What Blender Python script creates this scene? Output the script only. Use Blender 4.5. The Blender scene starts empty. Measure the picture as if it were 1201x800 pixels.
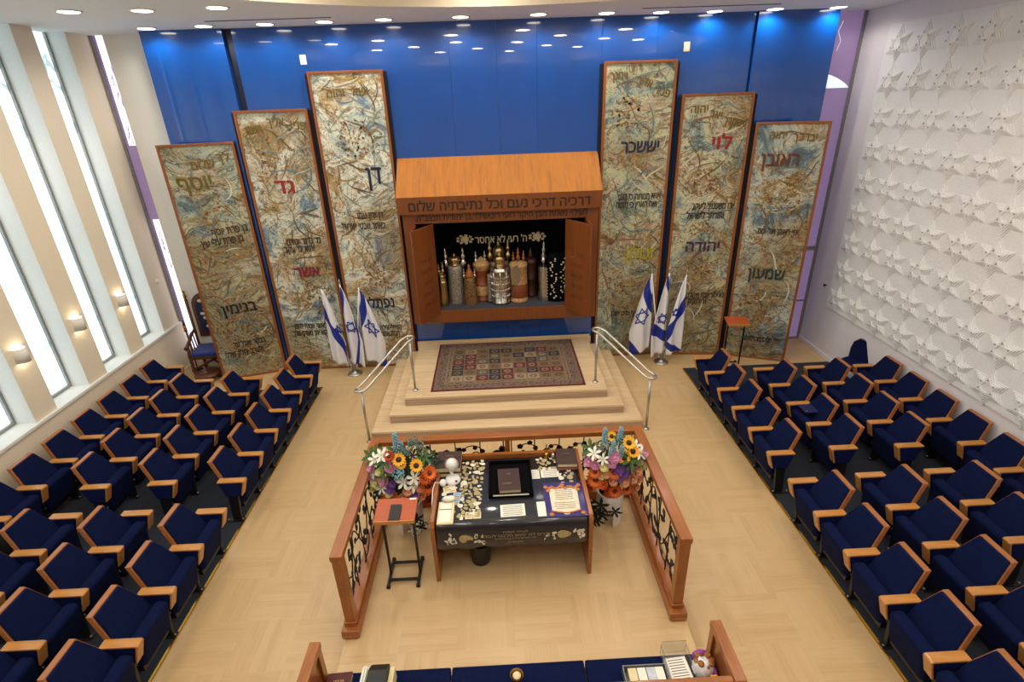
import bpy, bmesh, math, random
from mathutils import Matrix, Vector, Quaternion, noise
PI = math.pi
SC = bpy.context.scene
COL = SC.collection
random.seed(7)

# ------------------------------------------------------------------ camera
cam_data = bpy.data.cameras.new('camera')
cam = bpy.data.objects.new('camera', cam_data)
COL.objects.link(cam)
cam_data.sensor_fit = 'HORIZONTAL'
cam_data.sensor_width = 36.0
cam_data.lens = 36.0 * 620.676 / 1201.0
cam_data.clip_start = 0.05
cam.matrix_world = Matrix((
    (0.99883610, 0.04432503, -0.01901963, 0.0),
    (-0.03577924, 0.41644909, -0.90845473, 0.0),
    (-0.03234658, 0.90807789, 0.41755030, 4.9),
    (0, 0, 0, 1)))
SC.camera = cam

# ------------------------------------------------------------------ world, lamps, exposure
SC.view_settings.view_transform = 'Standard'
SC.view_settings.look = 'None'
SC.view_settings.gamma = 1.0
SC.view_settings.use_curve_mapping = False
SC.view_settings.exposure = 0.10
world = bpy.data.worlds.new('world')
SC.world = world
world.use_nodes = True
bg = world.node_tree.nodes['Background']
bg.inputs[0].default_value = (0.75, 0.85, 1.0, 1)
bg.inputs[1].default_value = 0.6

WINDOW_GLOW = 1.3         # daylight through the tall window panes
PURPLE_GLOW = 0.28        # daylight through the violet glass
DOME_POWER = 74.0         # the recessed lamps of the dome
SPOT_POWER = 33.0          # each downlight near the blue wall
WARM = (1.0, 0.92, 0.79)

# ------------------------------------------------------------------ helpers
def lin(c):
    def f(v):
        v /= 255.0
        return v / 12.92 if v <= 0.04045 else ((v + 0.055) / 1.055) ** 2.4
    return (f(c[0]), f(c[1]), f(c[2]), 1.0)

def abs_loc(o):
    v = Vector((0, 0, 0))
    while o is not None:
        v += o.location
        o = o.parent
    return v

def tag(o, label=None, cat=None, group=None, kind=None):
    if label: o['label'] = label
    if cat: o['category'] = cat
    if group: o['group'] = group
    if kind: o['kind'] = kind
    return o

def thing(name, loc, label, cat, group=None, rz=0.0):
    o = bpy.data.objects.new(name, None)
    o.empty_display_size = 0.1
    COL.objects.link(o)
    o.location = loc
    o.rotation_euler = (0, 0, rz)
    return tag(o, label, cat, group)

def copy_tree(o, parent=None):
    c = o.copy()
    COL.objects.link(c)
    c.parent = parent
    for ch in list(o.children):
        copy_tree(ch, c)
    return c

class MB:
    """collects shapes, then links them as one mesh object"""
    def __init__(s):
        s.v = []; s.f = []; s.m = []; s.s = []
    def add(s, vs, fs, m=0, smooth=False, M=None):
        n = len(s.v)
        for p in vs:
            p = Vector(p)
            if M is not None: p = M @ p
            s.v.append(p)
        for f in fs:
            s.f.append([i + n for i in f]); s.m.append(m); s.s.append(smooth)
        return s
    def box(s, x0, x1, y0, y1, z0, z1, m=0, M=None):
        vs = [(x0,y0,z0),(x1,y0,z0),(x1,y1,z0),(x0,y1,z0),(x0,y0,z1),(x1,y0,z1),(x1,y1,z1),(x0,y1,z1)]
        fs = [(0,3,2,1),(4,5,6,7),(0,1,5,4),(1,2,6,5),(2,3,7,6),(3,0,4,7)]
        return s.add(vs, fs, m, False, M)
    def hexa(s, b, t, m=0, M=None):
        """b, t: four bottom and four top corners in the same winding"""
        return s.add(list(b) + list(t), [(3,2,1,0),(4,5,6,7),(0,1,5,4),(1,2,6,5),(2,3,7,6),(3,0,4,7)], m, False, M)
    def prism(s, poly, h0, h1, fn, m=0, smooth=False, M=None):
        """poly: list of (a,b); fn(a,b,h) -> point"""
        n = len(poly)
        vs = [fn(a, b, h0) for a, b in poly] + [fn(a, b, h1) for a, b in poly]
        fs = [tuple(range(n - 1, -1, -1)), tuple(range(n, 2 * n))]
        s.add(vs, fs, m, False, M)
        base = len(s.v) - 2 * n
        for i in range(n):
            j = (i + 1) % n
            s.f.append([base + i, base + j, base + n + j, base + n + i]); s.m.append(m); s.s.append(smooth)
        return s
    def tube(s, path, r, n=8, m=0, closed=False, caps=True, M=None):
        path = [Vector(p) for p in path]
        k = len(path)
        rs = r if isinstance(r, (list, tuple)) else [r] * k
        vs = []; fs = []
        up = None
        for i, p in enumerate(path):
            if closed:
                t = path[(i + 1) % k] - path[i - 1]
            else:
                t = path[min(i + 1, k - 1)] - path[max(i - 1, 0)]
            if t.length < 1e-9: t = Vector((0, 0, 1))
            t.normalize()
            if up is None:
                up = Vector((0, 0, 1)) if abs(t.z) < 0.9 else Vector((1, 0, 0))
            a = up - t * up.dot(t)
            if a.length < 1e-6:
                a = t.orthogonal()
            a.normalize()
            up = a
            b = t.cross(a)
            for j in range(n):
                th = 2 * PI * j / n
                vs.append(p + (a * math.cos(th) + b * math.sin(th)) * rs[i])
        seg = k if closed else k - 1
        for i in range(seg):
            i2 = (i + 1) % k
            for j in range(n):
                j2 = (j + 1) % n
                fs.append((i * n + j, i * n + j2, i2 * n + j2, i2 * n + j))
        s.add(vs, fs, m, True, M)
        if caps and not closed:
            b0 = len(s.v) - k * n
            s.f.append([b0 + j for j in range(n - 1, -1, -1)]); s.m.append(m); s.s.append(False)
            s.f.append([b0 + (k - 1) * n + j for j in range(n)]); s.m.append(m); s.s.append(False)
        return s
    def lathe(s, prof, c=(0, 0, 0), n=20, m=0, M=None, smooth=True):
        vs = []; fs = []
        k = len(prof)
        for r, z in prof:
            for j in range(n):
                th = 2 * PI * j / n
                vs.append((c[0] + r * math.cos(th), c[1] + r * math.sin(th), c[2] + z))
        for i in range(k - 1):
            for j in range(n):
                j2 = (j + 1) % n
                fs.append((i * n + j, i * n + j2, (i + 1) * n + j2, (i + 1) * n + j))
        s.add(vs, fs, m, smooth, M)
        b0 = len(s.v) - k * n
        if prof[0][0] > 1e-5:
            s.f.append([b0 + j for j in range(n - 1, -1, -1)]); s.m.append(m); s.s.append(False)
        if prof[-1][0] > 1e-5:
            s.f.append([b0 + (k - 1) * n + j for j in range(n)]); s.m.append(m); s.s.append(False)
        return s
    def ball(s, c, r, m=0, nu=10, nv=6, M=None):
        if not isinstance(r, (list, tuple)): r = (r, r, r)
        prof = [(max(1e-6, math.sin(PI * i / nv)), -math.cos(PI * i / nv)) for i in range(nv + 1)]
        T = Matrix.Translation(c) @ Matrix.Diagonal((r[0], r[1], r[2], 1))
        if M is not None: T = M @ T
        return s.lathe(prof, (0, 0, 0), nu, m, T)
    def build(s, name, mats, parent=None, bevel=0.0, origin=None, seg=2, world=True, label=None, sub=0):
        me = bpy.data.meshes.new(name)
        off = Vector((0, 0, 0))
        if parent is not None and world: off = abs_loc(parent)
        if origin is not None: off = off + Vector(origin)
        me.from_pydata([tuple(p - off) for p in s.v], [], s.f)
        if not isinstance(mats, (list, tuple)): mats = [mats]
        for mm in mats: me.materials.append(mm)
        for i, p in enumerate(me.polygons):
            p.material_index = s.m[i]; p.use_smooth = s.s[i]
        me.update()
        o = bpy.data.objects.new(name, me)
        COL.objects.link(o)
        if origin is not None: o.location = origin
        if parent is not None: o.parent = parent
        if bevel > 0:
            b = o.modifiers.new('bevel', 'BEVEL')
            b.width = bevel; b.segments = seg; b.limit_method = 'ANGLE'; b.angle_limit = math.radians(40)
        if label: o['label'] = label
        return o

def frame(origin, xdir, ydir):
    """matrix whose local x, y lie along the given directions"""
    x = Vector(xdir).normalized(); y = Vector(ydir).normalized()
    z = x.cross(y).normalized(); y = z.cross(x)
    return Matrix(((x.x, y.x, z.x, origin[0]), (x.y, y.y, z.y, origin[1]), (x.z, y.z, z.z, origin[2]), (0, 0, 0, 1)))

def fill_contours(wire):
    """fills each outer contour of a glyph wire on its own, so crossing strokes stay solid"""
    from mathutils.geometry import tessellate_polygon
    nb = {}
    for e in wire.edges:
        a, b = e.vertices
        nb.setdefault(a, []).append(b); nb.setdefault(b, []).append(a)
    seen = set(); loops = []
    for v in range(len(wire.vertices)):
        if v in seen or v not in nb: continue
        lp = [v]; seen.add(v); nxt = v + 1 if v + 1 in nb[v] else nb[v][0]
        while nxt not in seen:
            lp.append(nxt); seen.add(nxt)
            c = [k for k in nb[nxt] if k not in seen]
            if not c: break
            nxt = c[0]
        if len(lp) > 2: loops.append([wire.vertices[k].co.to_2d() for k in lp])
    def area(l): return sum(l[i].x * l[(i + 1) % len(l)].y - l[(i + 1) % len(l)].x * l[i].y for i in range(len(l))) / 2
    def inside(p, l):
        r = False
        for i in range(len(l)):
            a, b = l[i], l[i - 1]
            if (a.y > p.y) != (b.y > p.y) and p.x < (b.x - a.x) * (p.y - a.y) / (b.y - a.y) + a.x: r = not r
        return r
    ar = [area(l) for l in loops]
    holes = {}
    for i, l in enumerate(loops):
        for k, o in enumerate(loops):
            if k != i and ar[i] * ar[k] < 0 and abs(ar[k]) > abs(ar[i]) and all(inside(p, o) for p in l[::3]):
                holes[i] = k
                break
    vs = []; fs = []
    for i, l in enumerate(loops):
        if i in holes: continue
        polys = [[p.to_3d() for p in l]] + [[p.to_3d() for p in loops[k]] for k in holes if holes[k] == i]
        tris = tessellate_polygon(polys)
        flat = [p for q in polys for p in q]
        n = len(vs); vs += [tuple(p) for p in flat]
        for a, b, c in tris:
            if (flat[b] - flat[a]).cross(flat[c] - flat[a]).z < 0: b, c = c, b
            fs.append((a + n, b + n, c + n))
    me = bpy.data.meshes.new('glyphs')
    me.from_pydata(vs, [], fs)
    me.update()
    return me

def lettering(name, body, M, mat_, parent, size=None, width=None, depth=0.004, bold=0.0, label=None, rtl=True, world=True):
    """raised letters centred on the origin of M, in its xy plane; Hebrew is laid out right to left"""
    lines = body.split('\n')
    if rtl: lines = [l[::-1] for l in lines]
    c = bpy.data.curves.new(name, 'FONT')
    c.body = '\n'.join(lines)
    c.align_x = 'CENTER'; c.align_y = 'CENTER'
    c.size = 1.0
    c.resolution_u = 2
    c.fill_mode = 'NONE'
    tmp = bpy.data.objects.new(name, c)
    COL.objects.link(tmp)
    dg = bpy.context.evaluated_depsgraph_get()
    dg.update()
    wire = bpy.data.meshes.new_from_object(tmp.evaluated_get(dg))
    bpy.data.objects.remove(tmp)
    bpy.data.curves.remove(c)
    me = fill_contours(wire)
    bpy.data.meshes.remove(wire)
    xs = [v.co.x for v in me.vertices]; ys = [v.co.y for v in me.vertices]
    cx, cy = (min(xs) + max(xs)) / 2, (min(ys) + max(ys)) / 2
    sx = size if size else width / (max(xs) - min(xs))
    if width and size: kx = width / (max(xs) - min(xs))
    else: kx = sx
    bm = bmesh.new()
    for k, (ox, oy) in enumerate([(0, 0)] + ([(bold, 0), (-bold, 0), (0, bold * .6), (0, -bold * .6)] if bold else [])):
        b2 = bmesh.new(); b2.from_mesh(me)
        g = bmesh.ops.extrude_face_region(b2, geom=list(b2.faces))
        for e in g['geom']:
            if isinstance(e, bmesh.types.BMVert): e.co.z += depth - k * depth * 0.06
        for v in b2.verts: v.co.x += ox; v.co.y += oy
        tm = bpy.data.meshes.new('t'); b2.to_mesh(tm); b2.free(); bm.from_mesh(tm); bpy.data.meshes.remove(tm)
    bpy.data.meshes.remove(me)
    off = abs_loc(parent) if (parent is not None and world) else Vector((0, 0, 0))
    for v in bm.verts:
        p = M @ Vector(((v.co.x - cx) * kx, (v.co.y - cy) * sx, v.co.z))
        v.co = p - off
    bmesh.ops.recalc_face_normals(bm, faces=list(bm.faces))
    me = bpy.data.meshes.new(name)
    bm.to_mesh(me); bm.free()
    me.materials.append(mat_)
    o = bpy.data.objects.new(name, me)
    COL.objects.link(o)
    if parent is not None: o.parent = parent
    if label: o['label'] = label
    return o

# ------------------------------------------------------------------ materials
class NT:
    def __init__(s, m):
        m.use_nodes = True
        s.t = m.node_tree; s.n = s.t.nodes; s.b = s.n['Principled BSDF']; s.out = s.n['Material Output']
    def new(s, kind, **kw):
        n = s.n.new(kind)
        for k, v in kw.items():
            if k.startswith('i_'):
                n.inputs[k[2:]].default_value = v
            else: setattr(n, k, v)
        return n
    def link(s, a, b): s.t.links.new(a, b)
    def math(s, op, a, b=None, c=None):
        n = s.n.new('ShaderNodeMath'); n.operation = op
        for i, v in enumerate((a, b, c)):
            if v is None: continue
            if isinstance(v, (int, float)): n.inputs[i].default_value = v
            else: s.link(v, n.inputs[i])
        return n.outputs[0]
    def mix(s, fac, a, b, blend='MIX'):
        n = s.n.new('ShaderNodeMix'); n.data_type = 'RGBA'; n.blend_type = blend
        for sock, v in ((n.inputs[0], fac), (n.inputs[6], a), (n.inputs[7], b)):
            if isinstance(v, (int, float)): sock.default_value = v
            elif isinstance(v, tuple): sock.default_value = v
            else: s.link(v, sock)
        return n.outputs[2]
    def ramp(s, fac, stops, interp='LINEAR'):
        n = s.n.new('ShaderNodeValToRGB'); n.color_ramp.interpolation = interp
        e = n.color_ramp.elements
        while len(e) < len(stops): e.new(0.5)
        for el, (p, c) in zip(e, stops):
            el.position = p; el.color = c
        s.link(fac, n.inputs[0])
        return n.outputs[0]
    def coord(s, which='Object', scale=(1, 1, 1), loc=(0, 0, 0), rot=(0, 0, 0)):
        tc = s.n.new('ShaderNodeTexCoord')
        mp = s.n.new('ShaderNodeMapping')
        mp.inputs['Scale'].default_value = scale
        mp.inputs['Location'].default_value = loc
        mp.inputs['Rotation'].default_value = rot
        s.link(tc.outputs[which], mp.inputs[0])
        return mp.outputs[0]
    def noise(s, vec, scale=5, detail=3, rough=0.5, dist=0.0, out='Fac'):
        n = s.n.new('ShaderNodeTexNoise')
        n.inputs['Scale'].default_value = scale; n.inputs['Detail'].default_value = detail
        n.inputs['Roughness'].default_value = rough; n.inputs['Distortion'].default_value = dist
        if vec is not None: s.link(vec, n.inputs['Vector'])
        return n.outputs[out]
    def bump(s, h, strength=0.3, dist=0.01):
        n = s.n.new('ShaderNodeBump'); n.inputs['Strength'].default_value = strength
        n.inputs['Distance'].default_value = dist
        s.link(h, n.inputs['Height']); s.link(n.outputs[0], s.b.inputs['Normal'])

def mat(name, c, rough=0.5, metal=0.0, coat=0.0, spec=None, sheen=0.0, emit=None, var=0.06, scale=30.0, bump=0.0, alpha=None, trans=0.0, ior=None):
    m = bpy.data.materials.new(name)
    t = NT(m)
    b = t.b
    col = lin(c)
    b.inputs['Roughness'].default_value = rough
    b.inputs['Metallic'].default_value = metal
    b.inputs['Coat Weight'].default_value = coat
    if coat: b.inputs['Coat Roughness'].default_value = 0.06
    if spec is not None: b.inputs['Specular IOR Level'].default_value = spec
    if ior: b.inputs['IOR'].default_value = ior
    b.inputs['Sheen Weight'].default_value = sheen
    b.inputs['Transmission Weight'].default_value = trans
    if alpha is not None: b.inputs['Alpha'].default_value = alpha
    if emit is not None:
        b.inputs['Emission Color'].default_value = lin(emit[0]); b.inputs['Emission Strength'].default_value = emit[1]
    vec = t.coord('Object')
    n = t.noise(vec, scale, 3)
    dk = tuple(max(0, x * (1 - 2 * var)) for x in col[:3]) + (1,)
    lt = tuple(min(1, x * (1 + 2 * var)) for x in col[:3]) + (1,)
    t.link(t.ramp(n, [(0.3, dk), (0.7, lt)]), b.inputs['Base Color'])
    if bump: t.bump(n, bump, 0.004)
    return m

def wood(name, c, axis='z', rough=0.32, contrast=0.22, coat=0.25, scale=1.0):
    m = bpy.data.materials.new(name)
    t = NT(m)
    s = {'x': (1.2, 14, 14), 'y': (14, 1.2, 14), 'z': (14, 14, 1.2), 'slope': (9, 0.8, 0.8)}[axis]
    vec = t.coord('Object', tuple(v * scale for v in s))
    n = t.noise(vec, 2.0, 5, 0.6, 0.6)
    n2 = t.noise(vec, 9.0, 2, 0.5)
    f = t.math('ADD', t.math('MULTIPLY', n, 0.75), t.math('MULTIPLY', n2, 0.25))
    col = lin(c)
    dk = tuple(x * (1 - contrast * 1.6) for x in col[:3]) + (1,)
    lt = tuple(min(1, x * (1 + contrast * 1.2)) for x in col[:3]) + (1,)
    t.link(t.ramp(f, [(0.32, dk), (0.5, col), (0.68, lt)]), t.b.inputs['Base Color'])
    t.b.inputs['Roughness'].default_value = rough
    t.b.inputs['Coat Weight'].default_value = coat
    t.b.inputs['Coat Roughness'].default_value = 0.15
    return m

def floor_mat():
    """pale strip floor laid in basket-weave blocks"""
    m = bpy.data.materials.new('floor_strip')
    t = NT(m)
    B = 0.56
    sep = t.new('ShaderNodeSeparateXYZ')
    t.link(t.coord('Object'), sep.inputs[0])
    X, Y = sep.outputs[0], sep.outputs[1]
    bx = t.math('FLOOR', t.math('DIVIDE', X, B)); by = t.math('FLOOR', t.math('DIVIDE', Y, B))
    par = t.math('MODULO', t.math('ADD', t.math('ADD', bx, by), 1000.0), 2.0)
    u = t.math('ADD', t.math('MULTIPLY', X, par), t.math('MULTIPLY', Y, t.math('SUBTRACT', 1.0, par)))
    w = t.math('ADD', t.math('MULTIPLY', Y, par), t.math('MULTIPLY', X, t.math('SUBTRACT', 1.0, par)))
    strip = t.math('FLOOR', t.math('DIVIDE', u, B / 7))
    cmb = t.new('ShaderNodeCombineXYZ')
    t.link(strip, cmb.inputs[0]); t.link(bx, cmb.inputs[1]); t.link(by, cmb.inputs[2])
    wn = t.new('ShaderNodeTexWhiteNoise'); t.link(cmb.outputs[0], wn.inputs['Vector'])
    g = t.new('ShaderNodeCombineXYZ')
    t.link(t.math('MULTIPLY', u, 26.0), g.inputs[0]); t.link(t.math('MULTIPLY', w, 1.8), g.inputs[1])
    t.link(t.math('MULTIPLY', wn.outputs[0], 9.0), g.inputs[2])
    n = t.noise(g.outputs[0], 1.4, 4, 0.6, 0.8)
    big = t.noise(t.coord('Object'), 0.5, 2)
    f = t.math('ADD', t.math('ADD', t.math('MULTIPLY', wn.outputs[0], 0.20), t.math('MULTIPLY', n, 0.55)), t.math('MULTIPLY', big, 0.25))
    col = t.ramp(f, [(0.22, lin(FLOOR_C[0])), (0.5, lin(FLOOR_C[1])), (0.85, lin(FLOOR_C[2]))])
    t.link(col, t.b.inputs['Base Color'])
    t.b.inputs['Roughness'].default_value = 0.30
    t.b.inputs['Specular IOR Level'].default_value = 0.45
    return m
FLOOR_C = [(188, 156, 112), (202, 171, 126), (210, 182, 139)]

def stone_mat(name, cs, axis='x', rough=0.45):
    m = bpy.data.materials.new(name)
    t = NT(m)
    vec = t.coord('Object', {'x': (0.8, 9, 26), 'y': (9, 0.8, 26)}[axis])
    n = t.noise(vec, 1.6, 5, 0.6, 0.7)
    t.link(t.ramp(n, [(0.3, lin(cs[0])), (0.5, lin(cs[1])), (0.7, lin(cs[2]))]), t.b.inputs['Base Color'])
    t.b.inputs['Roughness'].default_value = rough
    return m

def pane_mat(name, c, glow, etch):
    """etched glass with daylight behind it"""
    m = bpy.data.materials.new(name)
    t = NT(m)
    vec = t.coord('Object', (1, 2.2, 1.0))
    warp = t.noise(vec, 1.3, 2, 0.5, 0.0, 'Color')
    v2 = t.new('ShaderNodeVectorMath', operation='ADD')
    t.link(vec, v2.inputs[0]); t.link(warp, v2.inputs[1])
    wv = t.new('ShaderNodeTexWave'); wv.inputs['Scale'].default_value = 1.1
    wv.inputs['Distortion'].default_value = 9.0; wv.inputs['Detail'].default_value = 2.0
    t.link(v2.outputs[0], wv.inputs['Vector'])
    line = t.ramp(wv.outputs['Fac'], [(0.0, (1, 1, 1, 1)), (0.05, (1, 1, 1, 1)), (0.10, (0, 0, 0, 1))])
    msk = t.ramp(t.noise(t.coord('Object'), 0.8, 1), [(0.45, (0, 0, 0, 1)), (0.55, (1, 1, 1, 1))])
    fac = t.math('MULTIPLY', line, msk)
    haze = t.ramp(t.noise(t.coord('Object', (1, 1, 0.5)), 0.9, 2), [(0.36, lin(c)), (0.58, lin((166, 194, 200)))])
    col = t.mix(t.math('MULTIPLY', fac, 0.8), haze, lin(etch))
    t.link(col, t.b.inputs['Base Color'])
    t.link(col, t.b.inputs['Emission Color'])
    t.b.inputs['Emission Strength'].default_value = glow
    t.b.inputs['Roughness'].default_value = 0.25
    return m

def art_mat(name, seed, cream=(214, 206, 176), tone=0.0, blue=1.0, low=0.5):
    """abstract swirling painted relief: cream ground, ochre, blue-grey and brown, denser towards the foot"""
    m = bpy.data.materials.new(name)
    t = NT(m)
    base = t.coord('Object', (1, 1, 1), (seed * 3.7, seed * 1.9, seed * 5.3))
    def warp(vec, scale, amt, detail=2):
        w = t.noise(vec, scale, detail, 0.55, 0.0, 'Color')
        sub = t.new('ShaderNodeVectorMath', operation='SUBTRACT'); t.link(w, sub.inputs[0]); sub.inputs[1].default_value = (0.5, 0.5, 0.5)
        sc = t.new('ShaderNodeVectorMath', operation='SCALE'); t.link(sub.outputs[0], sc.inputs[0]); sc.inputs['Scale'].default_value = amt
        ad = t.new('ShaderNodeVectorMath', operation='ADD'); t.link(vec, ad.inputs[0]); t.link(sc.outputs[0], ad.inputs[1])
        return ad.outputs[0]
    V = warp(base, 0.8, 1.6)
    st = t.new('ShaderNodeMapping'); st.inputs['Scale'].default_value = (1.0, 1.0, 1.7); st.inputs['Rotation'].default_value = (0, 0.75 + 0.45 * math.sin(seed * 5), 0)
    t.link(V, st.inputs[0])
    S = st.outputs[0]
    n1 = t.noise(S, 1.1, 4, 0.62, 0.3)
    n2 = t.noise(S, 2.0, 4, 0.6, 0.8)
    fine = t.noise(warp(S, 3.0, 0.5), 6.0, 5, 0.7, 1.0)
    big = t.noise(base, 0.8, 2, 0.5, 0.4)
    sep = t.new('ShaderNodeSeparateXYZ'); t.link(t.coord('Object'), sep.inputs[0])
    foot = t.math('MULTIPLY', t.math('SUBTRACT', 1.0, t.math('MINIMUM', t.math('DIVIDE', sep.outputs[2], 3.6), 1.0)), 0.22 * low)
    k = t.math('ADD', t.math('ADD', t.math('MULTIPLY', n1, 0.8), t.math('MULTIPLY', fine, 0.2)), 0.0)
    g = 1 + tone
    C = lambda a, b, c: lin((min(255, a * g), min(255, b * g), min(255, c * g)))
    col = t.ramp(k, [(0.30, C(52, 80, 100 * blue)), (0.39, C(104, 132, 144 * blue)), (0.455, C(176, 186, 174)), (0.50, C(*cream)), (0.55, C(218, 212, 188)), (0.60, C(172, 146, 92)), (0.68, C(108, 78, 44))])
    # ochre and green grounds in patches
    p1 = t.ramp(t.math('ADD', big, foot), [(0.53, (0, 0, 0, 1)), (0.66, (0.8, 0.8, 0.8, 1))])
    grd = t.ramp(fine, [(0.30, lin((62, 54, 36))), (0.42, lin((124, 92, 44))), (0.51, lin((172, 146, 92))), (0.60, lin((124, 134, 104))), (0.70, lin((76, 100, 104)))])
    col = t.mix(p1, col, grd)
    # sinuous contour strokes
    st1 = t.ramp(t.math('ABSOLUTE', t.math('SUBTRACT', n2, 0.47)), [(0.0, (1, 1, 1, 1)), (0.010, (0.8, 0.8, 0.8, 1)), (0.024, (0, 0, 0, 1))])
    st2 = t.ramp(t.math('ABSOLUTE', t.math('SUBTRACT', n1, 0.56)), [(0.0, (1, 1, 1, 1)), (0.012, (0.7, 0.7, 0.7, 1)), (0.03, (0, 0, 0, 1))])
    col = t.mix(t.math('MULTIPLY', st1, 0.8), col, lin((72, 62, 46)))
    col = t.mix(t.math('MULTIPLY', st2, 0.6), col, lin((124, 84, 44)))
    # mosaic-like specks of rust, teal and dark paint
    sp = t.noise(warp(base, 5, 0.3), 15.0, 3, 0.7, 0.8, 'Color')
    ss = t.new('ShaderNodeSeparateColor'); t.link(sp, ss.inputs[0])
    col = t.mix(t.ramp(ss.outputs[0], [(0.58, (0, 0, 0, 1)), (0.67, (0.75, 0.75, 0.75, 1))]), col, lin((150, 84, 44)))
    col = t.mix(t.ramp(ss.outputs[1], [(0.58, (0, 0, 0, 1)), (0.67, (0.7, 0.7, 0.7, 1))]), col, lin((66, 104, 118)))
    col = t.mix(t.ramp(ss.outputs[2], [(0.56, (0, 0, 0, 1)), (0.66, (0.75, 0.75, 0.75, 1))]), col, lin((56, 52, 40)))
    col = t.mix(t.ramp(ss.outputs[0], [(0.30, (0.6, 0.6, 0.6, 1)), (0.40, (0, 0, 0, 1))]), col, lin((224, 220, 202)))
    t.link(col, t.b.inputs['Base Color'])
    t.b.inputs['Roughness'].default_value = 0.5
    t.bump(fine, 0.5, 0.02)
    return m

def rug_mat():
    m = bpy.data.materials.new('rug_weave')
    t = NT(m)
    sep = t.new('ShaderNodeSeparateXYZ')
    t.link(t.coord('Object'), sep.inputs[0])
    X, Y = sep.outputs[0], sep.outputs[1]      # origin at the rug centre, 2.62 x 1.86
    HX, HY = 1.31, 0.93
    dx = t.math('SUBTRACT', HX, t.math('ABSOLUTE', X)); dy = t.math('SUBTRACT', HY, t.math('ABSOLUTE', Y))
    d = t.math('MINIMUM', dx, dy)
    bx, by = (HX - 0.30) * 2 / 9, (HY - 0.30) * 2 / 6
    cx = t.math('DIVIDE', t.math('ADD', X, HX - 0.30), bx); cy = t.math('DIVIDE', t.math('ADD', Y, HY - 0.30), by)
    ix, iy = t.math('FLOOR', cx), t.math('FLOOR', cy)
    cm = t.new('ShaderNodeCombineXYZ'); t.link(ix, cm.inputs[0]); t.link(iy, cm.inputs[1])
    wn = t.new('ShaderNodeTexWhiteNoise'); t.link(cm.outputs[0], wn.inputs['Vector'])
    cell = t.ramp(wn.outputs[0], [(0.0, lin((92, 34, 40))), (0.24, lin((44, 44, 50))), (0.44, lin((150, 130, 106))), (0.62, lin((116, 92, 66))), (0.82, lin((84, 76, 66)))], 'CONSTANT')
    fig = t.ramp(wn.outputs[0], [(0.0, lin((150, 120, 100))), (0.24, lin((120, 100, 80))), (0.44, lin((92, 56, 50))), (0.62, lin((66, 56, 50))), (0.82, lin((150, 134, 112)))], 'CONSTANT')
    fx = t.math('ABSOLUTE', t.math('SUBTRACT', t.math('FRACT', cx), 0.5)); fy = t.math('ABSOLUTE', t.math('SUBTRACT', t.math('FRACT', cy), 0.5))
    rr = t.math('SQRT', t.math('ADD', t.math('MULTIPLY', fx, fx), t.math('MULTIPLY', fy, fy)))
    fine = t.noise(t.coord('Object'), 34, 3, 0.7)
    k = t.math('ADD', rr, t.math('MULTIPLY', t.math('SUBTRACT', fine, 0.5), 0.5))
    motif = t.ramp(k, [(0.10, (0, 0, 0, 1)), (0.14, (1, 1, 1, 1)), (0.26, (1, 1, 1, 1)), (0.30, (0, 0, 0, 1))])
    col = t.mix(t.math('MULTIPLY', motif, 0.8), cell, fig)
    grid = t.math('GREATER_THAN', t.math('MAXIMUM', fx, fy), 0.455)
    col = t.mix(grid, col, lin((118, 98, 74)))
    # border bands
    bn = t.noise(t.coord('Object'), 22, 3, 0.7)
    bcol = t.ramp(bn, [(0.36, lin((50, 44, 50))), (0.46, lin((98, 80, 70))), (0.54, lin((136, 114, 94))), (0.62, lin((88, 42, 46)))])
    inb = t.math('LESS_THAN', d, 0.29)
    col = t.mix(inb, col, bcol)
    for a, b_, c in ((0.27, 0.30, (128, 106, 80)), (0.215, 0.235, (134, 114, 88)), (0.05, 0.07, (116, 96, 76))):
        band = t.math('MULTIPLY', t.math('GREATER_THAN', d, a), t.math('LESS_THAN', d, b_))
        col = t.mix(band, col, lin(c))
    col = t.mix(t.math('LESS_THAN', d, 0.035), col, lin((92, 18, 30)))
    t.link(col, t.b.inputs['Base Color'])
    t.b.inputs['Roughness'].default_value = 0.95
    t.bump(t.noise(t.coord('Object'), 180, 1), 0.3, 0.004)
    return m

def flag_mat(name, bands):
    """white flag cloth; each band (k, q0, q1) is a blue stripe q0 < v + k*u < q1 across the hanging folds"""
    m = bpy.data.materials.new(name)
    t = NT(m)
    uv = t.new('ShaderNodeUVMap')
    sep = t.new('ShaderNodeSeparateXYZ'); t.link(uv.outputs[0], sep.inputs[0])
    f = None
    for k, q0, q1 in bands:
        q = t.math('ADD', sep.outputs[1], t.math('MULTIPLY', sep.outputs[0], k))
        b = t.math('MULTIPLY', t.math('GREATER_THAN', q, q0), t.math('LESS_THAN', q, q1))
        f = b if f is None else t.math('MAXIMUM', f, b)
    t.link(t.mix(f, lin((228, 228, 236)), lin((22, 44, 150))), t.b.inputs['Base Color'])
    t.b.inputs['Roughness'].default_value = 0.75
    return m

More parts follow.
